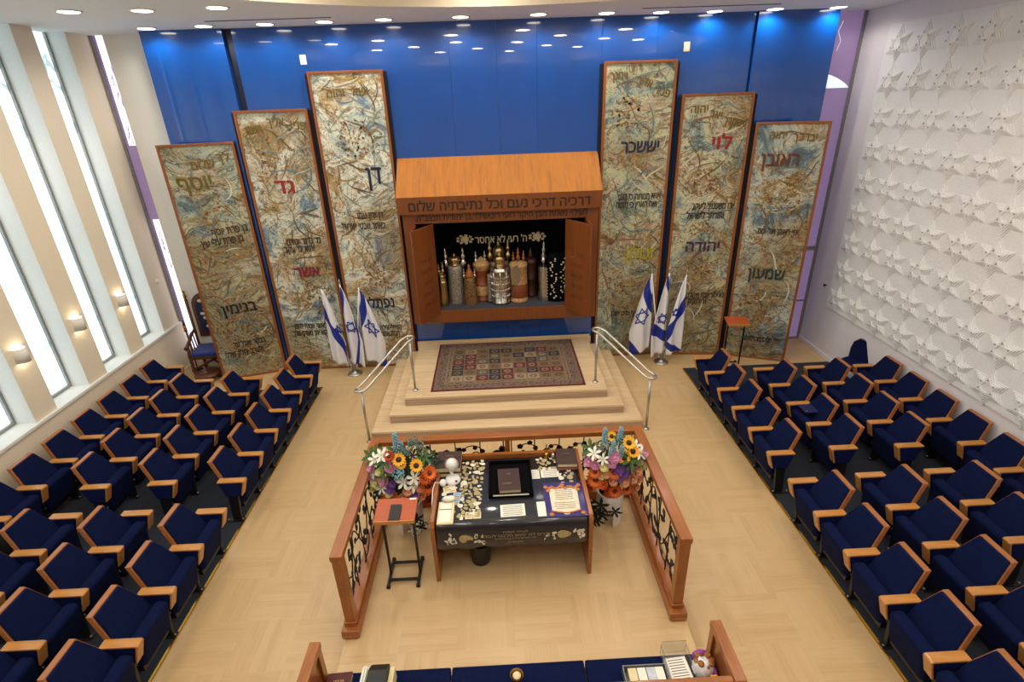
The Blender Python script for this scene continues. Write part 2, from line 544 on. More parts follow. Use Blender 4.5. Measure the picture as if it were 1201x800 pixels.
M_WOOD = wood('cherry_wood', (150, 86, 34))
M_WOODX = wood('cherry_wood_across', (150, 86, 34), 'x')
M_WOODY = wood('cherry_wood_along', (150, 86, 34), 'y')
M_ARK = wood('ark_veneer', (120, 64, 26), 'z', contrast=0.14)
M_ROOF = wood('ark_veneer_toplit', (174, 106, 24), 'slope', contrast=0.16, rough=0.6, coat=0.0)  # lighter copy of the ark wood; light from above is put into the colour
M_ARM = wood('seat_arm_wood', (192, 132, 66), 'x', contrast=0.14, rough=0.3)
M_SHELL = wood('seat_shell_wood', (156, 94, 46), 'y', contrast=0.16)
M_FRAME = wood('panel_frame_wood', (142, 82, 42), 'z', contrast=0.15)
M_DARKWOOD = wood('dark_carved_wood', (92, 48, 28), 'z', contrast=0.2)
M_NAVY = mat('navy_velour', (7, 19, 58), 0.95, sheen=0.0, spec=0.15, var=0.10, scale=45)
M_NAVY_ARM = mat('navy_arm_fabric', (8, 20, 72), 0.9, spec=0.15, var=0.08)
M_BLACK = mat('black_metal', (16, 16, 18), 0.4, var=0.05)
M_IRON = mat('black_iron', (14, 14, 15), 0.5, var=0.1)
M_CARPET = mat('black_blue_carpet', (33, 39, 51), 0.97, var=0.22, scale=160, bump=0.4)
M_BRASS = mat('brass', (190, 150, 60), 0.25, metal=1.0)
M_STEEL = mat('stainless_steel', (190, 188, 184), 0.38, metal=1.0, var=0.02)
M_SILVER = mat('silver', (196, 192, 186), 0.28, metal=1.0, var=0.18, scale=60, bump=0.5)
M_GOLD = mat('gold', (178, 154, 108), 0.3, metal=1.0, var=0.1, scale=40)
M_CREAM = mat('cream_wall_paint', (238, 226, 204), 0.75, var=0.01)
M_WHITE = mat('white_wall_paint', (242, 238, 230), 0.75, var=0.01)
M_REVEAL = mat('white_reveal_paint', (232, 234, 232), 0.7, var=0.01)
M_LATTICE = mat('white_relief_plaster', (232, 232, 234), 0.7, var=0.015)
M_RIGHT = mat('right_wall_paint', (226, 222, 228), 0.75, var=0.01)
M_CEIL = mat('ceiling_tile', (232, 234, 236), 0.9, var=0.05, scale=190)
M_DOME = mat('dome_paint', (214, 200, 178), 0.85, var=0.01)
M_ALU = mat('grey_aluminium', (150, 152, 150), 0.4, metal=0.6)
M_FLOOR = floor_mat()
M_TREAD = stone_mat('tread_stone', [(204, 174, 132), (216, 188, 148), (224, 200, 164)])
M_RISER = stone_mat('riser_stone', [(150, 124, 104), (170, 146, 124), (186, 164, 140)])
M_PLAT = M_FLOOR
M_PANE = pane_mat('etched_pane', (240, 248, 250), WINDOW_GLOW, (128, 156, 164))
M_PURPLE = mat('violet_glass', (156, 134, 176), 0.35, emit=((160, 134, 184), PURPLE_GLOW), var=0.05, scale=1.5)
M_LILAC = mat('lilac_bright_glass', (244, 238, 250), 0.25, emit=((246, 242, 252), 1.3), var=0.01)
M_LENS = mat('clear_glass_daylit', (214, 226, 232), 0.3, emit=((214, 226, 232), 0.9), var=0.01)
M_LAMP = mat('lamp_glow', (255, 246, 226), 0.5, emit=((255, 244, 222), 9.0), var=0.0)
M_SCONCE_GLOW = mat('sconce_glow', (255, 240, 210), 0.5, emit=((255, 232, 190), 4.0), var=0.0)
M_PLASTER = mat('white_plaster', (236, 232, 224), 0.6, var=0.01)
M_BLUE = mat('blue_backpainted_glass', (0, 73, 160), 0.16, coat=1.0, spec=0.5, var=0.03, scale=2)
M_BLUE.node_tree.nodes['Principled BSDF'].inputs['Coat Roughness'].default_value = 0.012
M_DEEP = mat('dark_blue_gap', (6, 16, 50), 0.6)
M_VELVET = mat('black_velvet', (6, 6, 9), 0.97, var=0.1, spec=0.1)
M_FELT = mat('grey_blue_felt', (64, 68, 80), 0.95, var=0.08, scale=90)
M_LETTER = mat('dark_letters', (44, 22, 10), 0.6)
M_CARVED = mat('carved_letters', (98, 46, 16), 0.6)
M_CREAMLETTER = mat('ivory_embroidery', (222, 208, 168), 0.7)
M_PAPER = mat('white_paper', (236, 234, 222), 0.8, var=0.01)
M_CREAMPAPER = mat('cream_paper', (226, 210, 166), 0.8, var=0.03)
M_INK = mat('ink', (60, 56, 56), 0.8)
M_LEATHER = mat('brown_leather', (60, 36, 30), 0.45, var=0.1, scale=60)
M_MAROON = mat('maroon_cloth', (78, 16, 24), 0.6)
M_WHITEPL = mat('white_plastic', (238, 238, 236), 0.35, var=0.0)
M_GLOSSNAVY = mat('navy_cloth_under_plastic', (12, 15, 30), 0.6, coat=0.7, var=0.1, scale=20)
M_EMB = mat('gold_embroidery', (172, 156, 112), 0.6, var=0.15, scale=50)
M_EMBW = mat('cream_embroidery', (222, 216, 196), 0.6, var=0.08, scale=50)
M_VIOLET = mat('violet_board', (44, 30, 110), 0.4, coat=0.5)
M_ORANGE = mat('orange_ornament', (190, 120, 66), 0.6, var=0.2, scale=60)
M_RUG = rug_mat()
M_CLEAR = mat('clear_acrylic', (245, 248, 250), 0.05, trans=0.92, ior=1.3, var=0.0)

# ------------------------------------------------------------------ room shell
XL, XR = -6.5, 6.38
YB = 10.25          # rear wall plane behind the blue glass
ZC = 6.04           # ceiling
YF = -6.0
def struct(mb, name, m, bevel=0.0, parent=None, label=None):
    o = mb.build(name, m, parent, bevel)
    if parent is None: o['kind'] = 'structure'
    if label: o['label'] = label
    return o
struct(MB().box(-7.2, 6.7, YF, 10.4, -0.2, 0.0), 'floor', M_FLOOR)
# left wall: parapet and piers between tall slit windows
mb = MB()
mb.box(-7.0, XL, YF, YB, 0.0, 1.0)
piers = []
k = 0
y1 = 10.25
edges = [(9.60, 10.25), (8.57, 8.95), (7.51, 7.92), (6.44, 6.82)]
yy = 6.44
while yy > YF:
    yy -= 1.07
    edges.append((yy, yy + 0.39))
for a, b in edges:
    mb.box(-7.0, XL, max(a, YF), b, 1.0, 6.5)
struct(mb, 'wall_left', M_CREAM)
# white plaster faces of the reveals and the sill
mb = MB()
for i, (a, b) in enumerate(edges):
    if i > 0: mb.box(-6.83, XL - 0.004, b, b + 0.004, 1.0, 6.45)
    mb.box(-6.83, XL - 0.004, a - 0.004, a, 1.0, 6.45)
struct(mb, 'trim_1', M_REVEAL)
struct(MB().box(-6.83, XL + 0.035, YF, 10.22, 0.965, 1.012), 'trim_2', M_REVEAL, 0.006)
for i in range(len(edges) - 1):
    hi = edges[i][0]; lo = edges[i + 1][1]
    xg = -6.80
    f = MB()
    w = 0.045
    f.box(xg - 0.05, xg + 0.03, lo, lo + w, 1.012, 6.3)
    f.box(xg - 0.05, xg + 0.03, hi - w, hi, 1.012, 6.3)
    f.box(xg - 0.05, xg + 0.03, lo + w, hi - w, 1.012, 1.012 + w)
    f.box(xg - 0.05, xg + 0.03, lo + w, hi - w, 6.25, 6.3)
    fo = f.build('window_%d' % (i + 1), M_ALU, None, origin=(xg, (lo + hi) / 2, 1.0))
    fo['kind'] = 'structure'
    MB().box(xg - 0.02, xg - 0.008, lo + w, hi - w, 1.012 + w, 6.25).build('pane', M_PANE, fo)
# rear wall, right wall, front wall, ceiling
struct(MB().box(-7.0, 6.7, YB, YB + 0.2, 0.0, 6.5), 'wall_back', M_WHITE)
struct(MB().box(XR, XR + 0.3, YF, YB, 0.0, 6.5), 'wall_right', M_RIGHT)
struct(MB().box(-7.0, 6.7, YF - 0.2, YF, 0.0, 6.5), 'wall_front', M_CREAM)
struct(MB().box(XR - 0.018, XR, 2.0, YB - 0.03, 0.0, 0.09), 'baseboard_right', M_RIGHT, 0.004)
struct(MB().box(XL, XL + 0.018, 2.0, YB - 0.03, 0.0, 0.09), 'baseboard_left', M_CREAM, 0.004)
# ceiling with a round dome opening
mb = MB()
CXD, CYD, RD, N = 0.35, 3.15, 5.32, 96
outer = []
for j in range(N):
    th = 2 * PI * j / N
    c, s = math.cos(th), math.sin(th)
    t = 1e9
    if c > 1e-6: t = min(t, (6.7 - CXD) / c)
    if c < -1e-6: t = min(t, (-7.0 - CXD) / c)
    if s > 1e-6: t = min(t, (10.4 - CYD) / s)
    if s < -1e-6: t = min(t, (YF - CYD) / s)
    outer.append((CXD + c * t, CYD + s * t))
inner = [(CXD + RD * math.cos(2 * PI * j / N), CYD + RD * math.sin(2 * PI * j / N)) for j in range(N)]
vs = [(x, y, ZC) for x, y in inner] + [(x, y, ZC) for x, y in outer]
mb.add(vs, [(j, N + j, N + (j + 1) % N, (j + 1) % N) for j in range(N)])
for (x, y) in ((-7.0, 10.4), (6.7, 10.4), (6.7, YF), (-7.0, YF)):       # corner fill
    best = sorted(range(N), key=lambda j: (outer[j][0] - x) ** 2 + (outer[j][1] - y) ** 2)[:2]
    a, b = [outer[j] for j in best]
    mb.add([(x, y, ZC), (a[0], a[1], ZC), (b[0], b[1], ZC)], [(0, 1, 2)])
struct(mb, 'ceiling', M_CEIL)
mb = MB()
mb.add([(x, y, ZC) for x, y in inner] + [(x, y, 6.42) for x, y in inner], [(j, (j + 1) % N, N + (j + 1) % N, N + j) for j in range(N)], smooth=True)
mb.add([(x, y, 6.42) for x, y in inner], [tuple(range(N))])
struct(mb, 'ceiling_dome', M_DOME)

# blue glass cladding of the rear wall, a hole left for the ark niche
def clad(x0, x1, y):
    mb = MB()
    if x0 < 1.62 and x1 > -1.47:
        mb.box(x0, x1, y, YB, 0.0, 1.28); mb.box(x0, x1, y, YB, 3.0, ZC)
        if x0 < -1.47: mb.box(x0, -1.47, y, YB, 1.28, 3.0)
        if x1 > 1.62: mb.box(1.62, x1, y, YB, 1.28, 3.0)
    else:
        mb.box(x0, x1, y, YB, 0.0, ZC)
    o = mb.build('wall_panel', M_BLUE, None, 0.002, origin=((x0 + x1) / 2, y, 0))
    o['kind'] = 'structure'
clad(-5.48, -4.20, 9.77); clad(-4.08, -2.60, 9.83)
for a, b in zip([-2.592, -0.65, 0.12, 0.78, 1.85], [-0.652, 0.118, 0.778, 1.848, 2.75]): clad(a, b, 9.80)
clad(2.756, 4.34, 9.82); clad(4.36, 5.69, 9.77)
struct(MB().box(-4.20, -4.08, 9.86, YB, 0, ZC), 'trim_3', M_DEEP)
struct(MB().box(-6.26, -5.48, 10.1, YB - 0.004, 0, ZC), 'trim_4', M_WHITE)
# violet glass strips in the corners
f = MB()
f.box(5.69, 5.72, 10.14, 10.20, 0.0, ZC); f.box(6.33, XR, 10.14, 10.20, 0.0, ZC)
f.box(5.72, 6.33, 10.14, 10.20, 0.0, 0.04); f.box(5.72, 6.33, 10.12, 10.20, 1.95, 2.02)
f.box(5.72, 6.33, 10.15, 10.19, 0.86, 0.885)
fo = f.build('window_20', M_ALU, None, origin=(6.0, 10.17, 0)); fo['kind'] = 'structure'
MB().box(5.72, 6.33, 10.17, 10.18, 0.04, ZC).build('pane', M_PURPLE, fo, label='violet stained glass')
lens = [(5.725, 4.87)] + [(5.725 + 0.6 * t, 4.87 + 0.24 * math.cos(t * PI / 2) ** 0.8 + 0.003) for t in [i / 14 for i in range(15)]]
MB().prism(lens, 10.166, 10.170, lambda a, b, h: (a, h, b)).build('clear_glass_lens', M_LENS, fo, label='pale clear glass segment')
MB().tube([(5.98, 10.168, 5.45), (6.02, 10.168, 5.6), (5.95, 10.168, 5.75), (6.0, 10.168, 5.9)], 0.004, 5).build('etched_line', M_LENS, fo)
f = MB()
f.box(-6.5, -6.46, 10.12, 10.22, 1.0, ZC); f.box(-6.285, -6.26, 10.14, 10.22, 0.4, ZC)
fo = f.build('window_21', M_ALU, None, origin=(-6.38, 10.17, 0.4)); fo['kind'] = 'structure'
MB().box(-6.46, -6.285, 10.17, 10.18, 0.4, ZC).build('pane', M_LILAC, fo)
MB().box(-6.46, -6.42, 10.164, 10.17, 0.4, ZC).build('violet_strip', M_PURPLE, fo, label='violet glass strip')
MB().box(-6.42, -6.285, 10.164, 10.17, 3.05, 4.35).build('violet_field', M_PURPLE, fo, label='violet glass field')
bm_ = MB()
rnd = random.Random(3)
for i in range(9):
    z0 = rnd.uniform(1.0, 5.9); x0 = rnd.uniform(-6.40, -6.33)
    pts = [(x0 + rnd.uniform(-.03, .04) + j * .015, 10.163, z0 + j * rnd.uniform(-.05, .09)) for j in range(5)]
    pts = [(min(max(p[0], -6.45), -6.29), p[1], p[2]) for p in pts]
    bm_.tube(pts, 0.006, 5)
bm_.build('painted_lines', M_PURPLE, fo, label='violet drawn branches')

# star relief on the right wall: one continuous panel
def hexagram(r, rot=PI / 2):
    pts = []
    for i in range(12):
        rr = r if i % 2 == 0 else r / math.sqrt(3)
        a = rot + i * PI / 6
        pts.append((rr * math.cos(a), rr * math.sin(a)))
    return pts
mb = MB()
PX = XR - 0.02
LATT_Y = [9.17 - 0.556 * i for i in range(17)]
LATT_Z = [5.47 - 0.5285 * i for i in range(9)]
mb.box(PX, XR - 0.001, LATT_Y[-1] - 0.3, 9.47, 1.0, 5.76)
fnx = lambda a, b, h: (h, a, b)
for cy in LATT_Y:
    for cz in LATT_Z:
        for q, (r, h0, h1) in enumerate([(0.263, 0.0, 0.013), (0.226, 0.013, 0.026), (0.189, 0.026, 0.039)]):
            hexp = hexagram(r)
            fn = lambda a, b, h, cy=cy, cz=cz: (PX - h, cy - a * 1.09, cz + b)
            mb.add([fn(0, 0, h1)] + [fn(a, b, h1) for a, b in hexp] + [fn(a, b, h0) for a, b in hexp],
                   [(0, 1 + i, 1 + (i + 1) % 12) for i in range(12)] + [(1 + i, 13 + i, 13 + (i + 1) % 12, 1 + (i + 1) % 12) for i in range(12)])
        # innermost star: ring around a deep hexagonal hole, a small pit in each point
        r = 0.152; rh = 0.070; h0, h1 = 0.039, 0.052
        H = hexagram(r)
        tips = [H[i] for i in range(0, 12, 2)]; ins = [H[i] for i in range(1, 12, 2)]
        hole = [(x * rh / (r / math.sqrt(3)), y * rh / (r / math.sqrt(3))) for x, y in ins]
        P = lambda p, h: (PX - h, cy - p[0] * 1.09, cz + p[1])
        vs = [P(p, h1) for p in ins] + [P(p, h1) for p in hole] + [P(p, 0.0395) for p in hole]
        fs = []
        for i in range(6):
            j = (i + 1) % 6
            fs += [(i, j, 6 + j, 6 + i), (6 + i, 6 + j, 12 + j, 12 + i)]
        mb.add(vs, fs)
        mb.add([P(p, h1) for p in H] + [P(p, h0) for p in H], [(i, (i + 1) % 12, 12 + (i + 1) % 12, 12 + i) for i in range(12)])
        for i in range(6):
            tri = [tips[(i + 1) % 6], ins[i], ins[(i + 1) % 6]]
            c = (sum(p[0] for p in tri) / 3, sum(p[1] for p in tri) / 3)
            pit = [(c[0] + (p[0] - c[0]) * 0.5, c[1] + (p[1] - c[1]) * 0.5) for p in tri]
            vs = [P(p, h1) for p in tri] + [P(p, h1) for p in pit] + [P(p, 0.0395) for p in pit]
            fs = []
            for a in range(3):
                b = (a + 1) % 3
                fs += [(a, b, 3 + b, 3 + a), (3 + a, 3 + b, 6 + b, 6 + a)]
            mb.add(vs, fs)
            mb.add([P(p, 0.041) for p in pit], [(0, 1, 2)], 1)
# fine horizontal ribs on the ground of the panel
for i in range(190):
    z = 1.02 + i * (5.74 - 1.02) / 190
    mb.box(PX - 0.0025, PX, LATT_Y[-1] - 0.28, 9.45, z, z + 0.012)
M_PIT = mat('pit_shade', (168, 160, 150), 0.9)  # plaster darkened on the pit floors to paint in their shade
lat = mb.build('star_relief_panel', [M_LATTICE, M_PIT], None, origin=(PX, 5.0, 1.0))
tag(lat, 'white relief panel of nested six-pointed stars covering the right wall', 'wall relief')

# ceiling fittings
def downlight(x, y, label, group, z=ZC, power=SPOT_POWER, spot=True):
    t = thing('ceiling_downlight', (x, y, z), label, 'downlight', group)
    MB().lathe([(0.115, -0.012), (0.145, -0.010), (0.15, 0.0), (0.115, 0.0), (0.115, -0.012)], (x, y, z), 24).build('trim_ring', M_PLASTER, t)
    MB().lathe([(0.0001, -0.015), (0.115, -0.014), (0.12, -0.010)], (x, y, z), 24).build('lamp_disc', M_LAMP, t)
    if power:
        l = bpy.data.lights.new('downlight_beam', 'SPOT' if spot else 'AREA')
        l.energy = power; l.color = WARM
        if spot:
            l.spot_size = math.radians(166); l.spot_blend = 0.5; l.shadow_soft_size = 0.07
        else:
            l.shape = 'DISK'; l.size = 0.35
        lo = bpy.data.objects.new('downlight_beam', l)
        COL.objects.link(lo)
        lo.parent = t; lo.location = (0, 0, -0.03)
    return t
pos = [(-5.18, 9.47), (-4.30, 9.42), (-3.38, 9.42), (-2.47, 9.38), (-1.57, 9.34), (-0.41, 9.33), (0.77, 9.33), (1.83, 9.42), (2.70, 9.52), (3.58, 9.62), (4.53, 9.6), (5.55, 9.62)]
ORD = ['first', 'second', 'third', 'fourth', 'fifth', 'sixth', 'seventh', 'eighth', 'ninth', 'tenth', 'eleventh', 'twelfth', 'thirteenth', 'fourteenth']
for i, (x, y) in enumerate(pos):
    if i == 0: lab = 'round ceiling downlight at the left end of the row above the blue wall'
    elif i == len(pos) - 1: lab = 'round ceiling downlight at the right end of the row above the blue wall'
    else: lab = '%s round downlight from the left in the row above the blue wall' % ORD[i]
    downlight(x, y, lab, 'downlights along the blue wall')
for (x, y), lab in zip([(-5.13, 7.77), (-4.29, 7.86), (-3.35, 7.82)], ['leftmost of the three downlights nearest the viewer, above the slit windows', 'middle of the three downlights in the nearer ceiling row at upper left', 'rightmost of the three downlights in the nearer ceiling row at upper left']):
    downlight(x, y, lab, 'nearer downlights at the upper left')
for k, r in enumerate((1.6, 3.3, 4.7)):
    n = (5, 9, 12)[k]
    for j in range(n):
        a = 2 * PI * j / n + 0.3 * k
        downlight(CXD + r * math.cos(a), CYD + r * math.sin(a), 'round downlight set in the raised dome of the ceiling', 'dome downlights', 6.42, DOME_POWER / 4, False)
for x0, x1, y, lab in ((-4.06, -2.26, 8.98, 'long dark air slot in the ceiling at upper left'), (2.3, 4.37, 9.1, 'long dark air slot in the ceiling at upper right')):
    s = MB().box(x0, x1, y - 0.02, y + 0.02, ZC - 0.006, ZC).build('ceiling_air_slot', M_BLACK, None, origin=(x0, y, ZC))
    tag(s, lab, 'air vent')

# wall sconces on the piers
M_SC = M_PLASTER
for (y, lab) in ((6.63, 'white wall sconce on the window pier nearest the viewer'), (7.72, 'white wall sconce on the middle window pier'), (8.77, 'white wall sconce on the window pier farthest from the viewer')):
    z = 1.97
    t = thing('wall_sconce', (XL, y, z), lab, 'wall lamp', 'sconces on the window piers')
    mb = MB()
    n = 14
    ring = [(XL + 0.11 * math.sin(PI * i / n), y - 0.085 * math.cos(PI * i / n)) for i in range(n + 1)]
    inn = [(XL + 0.10 * math.sin(PI * i / n), y - 0.075 * math.cos(PI * i / n)) for i in range(n + 1)]
    vs = [(p[0], p[1], z - 0.10) for p in ring] + [(p[0], p[1], z + 0.10) for p in ring] + [(p[0], p[1], z - 0.10) for p in inn] + [(p[0], p[1], z + 0.10) for p in inn]
    k = n + 1
    fs = []
    for i in range(n):
        fs += [(i, i + 1, k + i + 1, k + i), (2 * k + i + 1, 2 * k + i, 3 * k + i, 3 * k + i + 1), (k + i, k + i + 1, 3 * k + i + 1, 3 * k + i), (i + 1, i, 2 * k + i, 2 * k + i + 1)]
    mb.add(vs, fs, 0, True)
    mb.build('shade', M_SC, t)
    MB().box(XL, XL + 0.012, y - 0.05, y + 0.05, z - 0.08, z + 0.08).build('back_plate', M_SC, t)
    MB().tube([(XL + 0.05, y, z - 0.055), (XL + 0.05, y, z + 0.055)], 0.022, 10).build('bulb', M_SCONCE_GLOW, t)
    for dz in (0.08, -0.08):
        l = bpy.data.lights.new('sconce_light', 'POINT'); l.energy = 0.7; l.color = (1, 0.85, 0.62); l.shadow_soft_size = 0.025
        lo = bpy.data.objects.new('sconce_light', l); COL.objects.link(lo); lo.parent = t; lo.location = (0.055, 0, dz)
d = MB().lathe([(0.045, 0), (0.045, 0.02), (0.03, 0.035), (0.0001, 0.037)], n=20, M=frame((XL, 9.84, 1.95), (0, 1, 0), (0, 0, 1))).build('wall_sensor', M_WHITEPL, None, origin=(XL, 9.84, 1.95))
tag(d, 'small round white sensor on the corner pier beside the violet glass', 'sensor')
for x, lab, yy_ in ((-3.02, 'white switch plate high on the blue wall left of the ark', 9.83), (3.25, 'cream switch plate high on the blue wall right of the ark', 9.82)):
    t = thing('switch_plate', (x, yy_, 5.57), lab, 'switch')
    MB().box(x - 0.05, x + 0.05, yy_ - 0.012, yy_, 5.50, 5.64).build('plate', M_WHITEPL if x < 0 else M_CREAMPAPER, t, 0.004)
    MB().box(x - 0.025, x + 0.025, yy_ - 0.018, yy_ - 0.010, 5.53, 5.61).build('rocker', M_WHITEPL, t, 0.003)
k = MB().lathe([(0.012, 0), (0.012, 0.03), (0.026, 0.035), (0.026, 0.055), (0.0001, 0.06)], n=14, M=frame((XR, 9.62, 1.38), (0, 0, 1), (0, 1, 0))).build('wall_hook', M_BLACK, None, origin=(XR, 9.62, 1.38))
tag(k, 'small dark knob on the right wall below the violet glass', 'hook')

# seating carpets with brass edge
def carpet(x0, x1, y0, y1, edge_x, name_label):
    t = thing('seating_carpet', ((x0 + x1) / 2, (y0 + y1) / 2, 0), name_label, 'carpet')
    MB().box(x0, x1, y0, y1, 0.0, 0.012).build('carpet_field', M_CARPET, t)
    MB().box(edge_x - 0.014, edge_x + 0.014, y0, y1, 0.0, 0.018).build('edging_strip', M_BRASS, t, 0.003, label='brass edging strip')
carpet(3.50, 6.36, -1.0, 9.02, 3.50, 'black-blue carpet under the seats on the right with brass edge strip')
carpet(-6.48, -3.46, -1.0, 8.92, -3.46, 'black-blue carpet under the seats on the left with brass edge strip')

# stepped dais before the ark
t = thing('stepped_dais', (0.04, 8.4, 0), 'three-step pale stone dais in front of the ark', 'steps')
lv = [(0.0, 0.15, -2.13, 2.20, 7.09, 9.70), (0.15, 0.30, -1.87, 1.94, 7.34, 9.72), (0.30, 0.45, -1.65, 1.72, 7.61, 9.74)]
for z0, z1, xa, xb, ya, yb in lv:
    mb = MB()
    mb.box(xa, xb, ya, yb, z0, z1)
    if z1 > 0.4: mb.box(-1.70, 1.80, yb - 0.01, 9.765, z0, z1 - 0.001)
    st = mb.build('step', M_TREAD, t, 0.004)
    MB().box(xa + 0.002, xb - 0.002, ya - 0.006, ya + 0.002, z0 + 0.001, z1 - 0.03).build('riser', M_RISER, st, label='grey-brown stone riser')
MB().box(-1.70, 1.78, 9.74, 9.765, 0.40, 0.50).build('skirting', M_TREAD, t, 0.003)

# ------------------------------------------------------------------ tip-up seats
def make_seat(first):
    """faces +x, origin on the floor under the front of the arms, midway between them"""
    t = thing('theater_seat', (0, 0, 0), 'x', 'seat')
    P = 0.2737
    # back: reclined wood shell holding a fabric pad, narrower at the top
    def slab(mb, rear, front, inset, top):
        lv = []
        for z, hw in ((0.45, 0.228), (0.655, 0.228), (top, 0.176)):
            xr = -(0.352 + (z - 0.655) * 0.52)
            h = hw - inset
            lv.append([(xr + rear, -h, z), (xr + front, -h, z), (xr + front, h, z), (xr + rear, h, z)])
        vs = [p for l in lv for p in l]
        fs = [(3, 2, 1, 0), (8, 9, 10, 11)]
        for k in (0, 4):
            for a in range(4): fs.append((k + a, k + (a + 1) % 4, k + 4 + (a + 1) % 4, k + 4 + a))
        mb.add(vs, fs)
        return mb
    slab(MB(), 0.0, 0.052, 0.0, 0.875).build('backrest', M_SHELL, t, 0.004)
    slab(MB(), 0.050, 0.078, 0.010, 0.868).build('back_cushion', M_NAVY, t, 0.010, seg=3)
    # seat cushion, tipped up
    b = [(-0.205, -0.222, 0.25), (-0.115, -0.222, 0.22), (-0.115, 0.222, 0.22), (-0.205, 0.222, 0.25)]
    u = [(-0.170, -0.222, 0.610), (-0.030, -0.222, 0.600), (-0.030, 0.222, 0.600), (-0.170, 0.222, 0.610)]
    MB().hexa(b, u).build('seat_cushion', M_NAVY, t, 0.052, seg=5)
    mb = MB()
    mb.box(-0.24, -0.15, -0.20, 0.20, 0.165, 0.245)
    mb.tube([(-0.20, -0.25, 0.30), (-0.20, 0.25, 0.30)], 0.018, 8)
    mb.build('hinge_bracket', M_BLACK, t, 0.004)
    for s in ((-1, 1) if first else (-1,)):
        y = s * P
        mb = MB()
        # thin wood facing over the top and down the front of the arm
        prof = [(-0.337, 0.642), (-0.337, 0.660), (-0.022, 0.660), (-0.008, 0.656), (0.0, 0.646), (-0.002, 0.632), (-0.066, 0.44), (-0.084, 0.44), (-0.024, 0.630), (-0.030, 0.642)]
        mb.prism(prof, y - 0.045, y + 0.045, lambda a, b, h: (a, h, b))
        mb.build('armrest', M_ARM, t, 0.003)
        mb = MB()
        prof = [(-0.332, 0.642), (-0.030, 0.642), (-0.088, 0.435), (-0.275, 0.435)]
        mb.prism(prof, y - 0.042, y + 0.042, lambda a, b, h: (a, h, b))
        mb.build('arm_panel', M_NAVY_ARM, t, 0.004)
        mb = MB()
        mb.prism([(-0.265, 0.435), (-0.14, 0.435), (-0.19, 0.0), (-0.29, 0.0)], y - 0.02, y + 0.02, lambda a, b, h: (a, h, b))
        mb.box(-0.38, -0.155, y - 0.035, y + 0.035, 0.012, 0.024)
        for bx in (-0.36, -0.175): mb.lathe([(0.011, 0), (0.011, 0.012), (0.0001, 0.014)], (bx, y, 0.024), 8, 1)
        mb.build('leg', [M_BLACK, M_STEEL], t)
    return t
seat_first = make_seat(True)
seat_next = make_seat(False)
used = {}
PITCH = 0.5475
def place(proto, x, y, rz, label, group):
    if used.get(proto.name): o = copy_tree(proto)
    else:
        o = proto; used[proto.name] = True
    o.location = (x, y, 0); o.rotation_euler = (0, 0, rz)
    o['label'] = label; o['group'] = group
    return o
COLN = ['aisle row', 'second row from aisle', 'third row from aisle', 'wall row']
def run(side, col, x, ynear, n, part, group):
    """ynear: near edge of the far end arm; the seats go towards the camera"""
    for k in range(n):
        yc = ynear + 0.044 - (k + 0.5) * PITCH
        rz = 0.0 if side == 'left' else PI
        lab = ('window-side' if side == 'left' else 'star-wall-side') + ' navy tip-up seat, ' + COLN[col]
        if part != 'all': lab += ', ' + part + ' block'
        lab += ', %s from the ark' % ORD[k] if k else ', closest to the ark'
        two = (k == 0) if side == 'left' else (k == n - 1)      # the end seat carries both arms
        place(seat_first if two else seat_next, x, yc, rz, lab, group)
GL, GR = 'navy tip-up seats on the window side', 'navy tip-up seats on the star wall side'
run('left', 0, -3.295, 8.67, 6, 'front', GL)
run('left', 0, -3.295, 4.84, 5, 'rear', GL)
run('left', 1, -4.165, 8.14, 5, 'front', GL)
run('left', 1, -4.165, 4.87, 4, 'rear', GL)
run('left', 2, -4.99, 8.13, 5, 'front', GL)
run('left', 2, -4.99, 4.88, 2, 'rear', GL)
run('left', 3, -5.81, 8.72, 7, 'all', GL)
run('right', 0, 3.34, 8.14, 5, 'front', GR)
run('right', 0, 3.34, 4.86, 5, 'rear', GR)
run('right', 1, 4.18, 7.64, 4, 'front', GR)
run('right', 1, 4.18, 4.90, 4, 'rear', GR)
run('right', 2, 5.03, 7.62, 4, 'front', GR)
run('right', 2, 5.03, 4.91, 2, 'rear', GR)
run('right', 3, 5.85, 7.60, 6, 'all', GR)

# ------------------------------------------------------------------ tall painted panels of the tribes
def lm(name, c): return mat(name, c, 0.6, var=0.05)
M_T = {'olive': lm('olive_letters', (104, 88, 22)), 'ink': lm('ink_letters', (30, 28, 30)), 'red': lm('red_letters', (150, 36, 30)), 'crimson': lm('crimson_letters', (132, 18, 52)),
       'navy': lm('navy_letters', (26, 28, 66)), 'lime': lm('yellow_green_letters', (166, 158, 40)), 'plum': lm('plum_letters', (72, 30, 66)), 'brown': lm('brown_letters', (104, 52, 26)),
       'green': lm('dark_green_letters', (34, 58, 46)), 'small': lm('small_dark_letters', (58, 48, 34)), 'gold': lm('bronze_letters', (116, 92, 38))}
M_STROKE = [lm('brown_stroke', (108, 84, 52)), lm('ochre_stroke', (164, 130, 74)), lm('slate_blue_stroke', (98, 124, 134)), lm('cream_stroke', (206, 202, 176)), lm('grey_green_stroke', (134, 142, 122)), lm('rust_stroke', (144, 94, 60))]
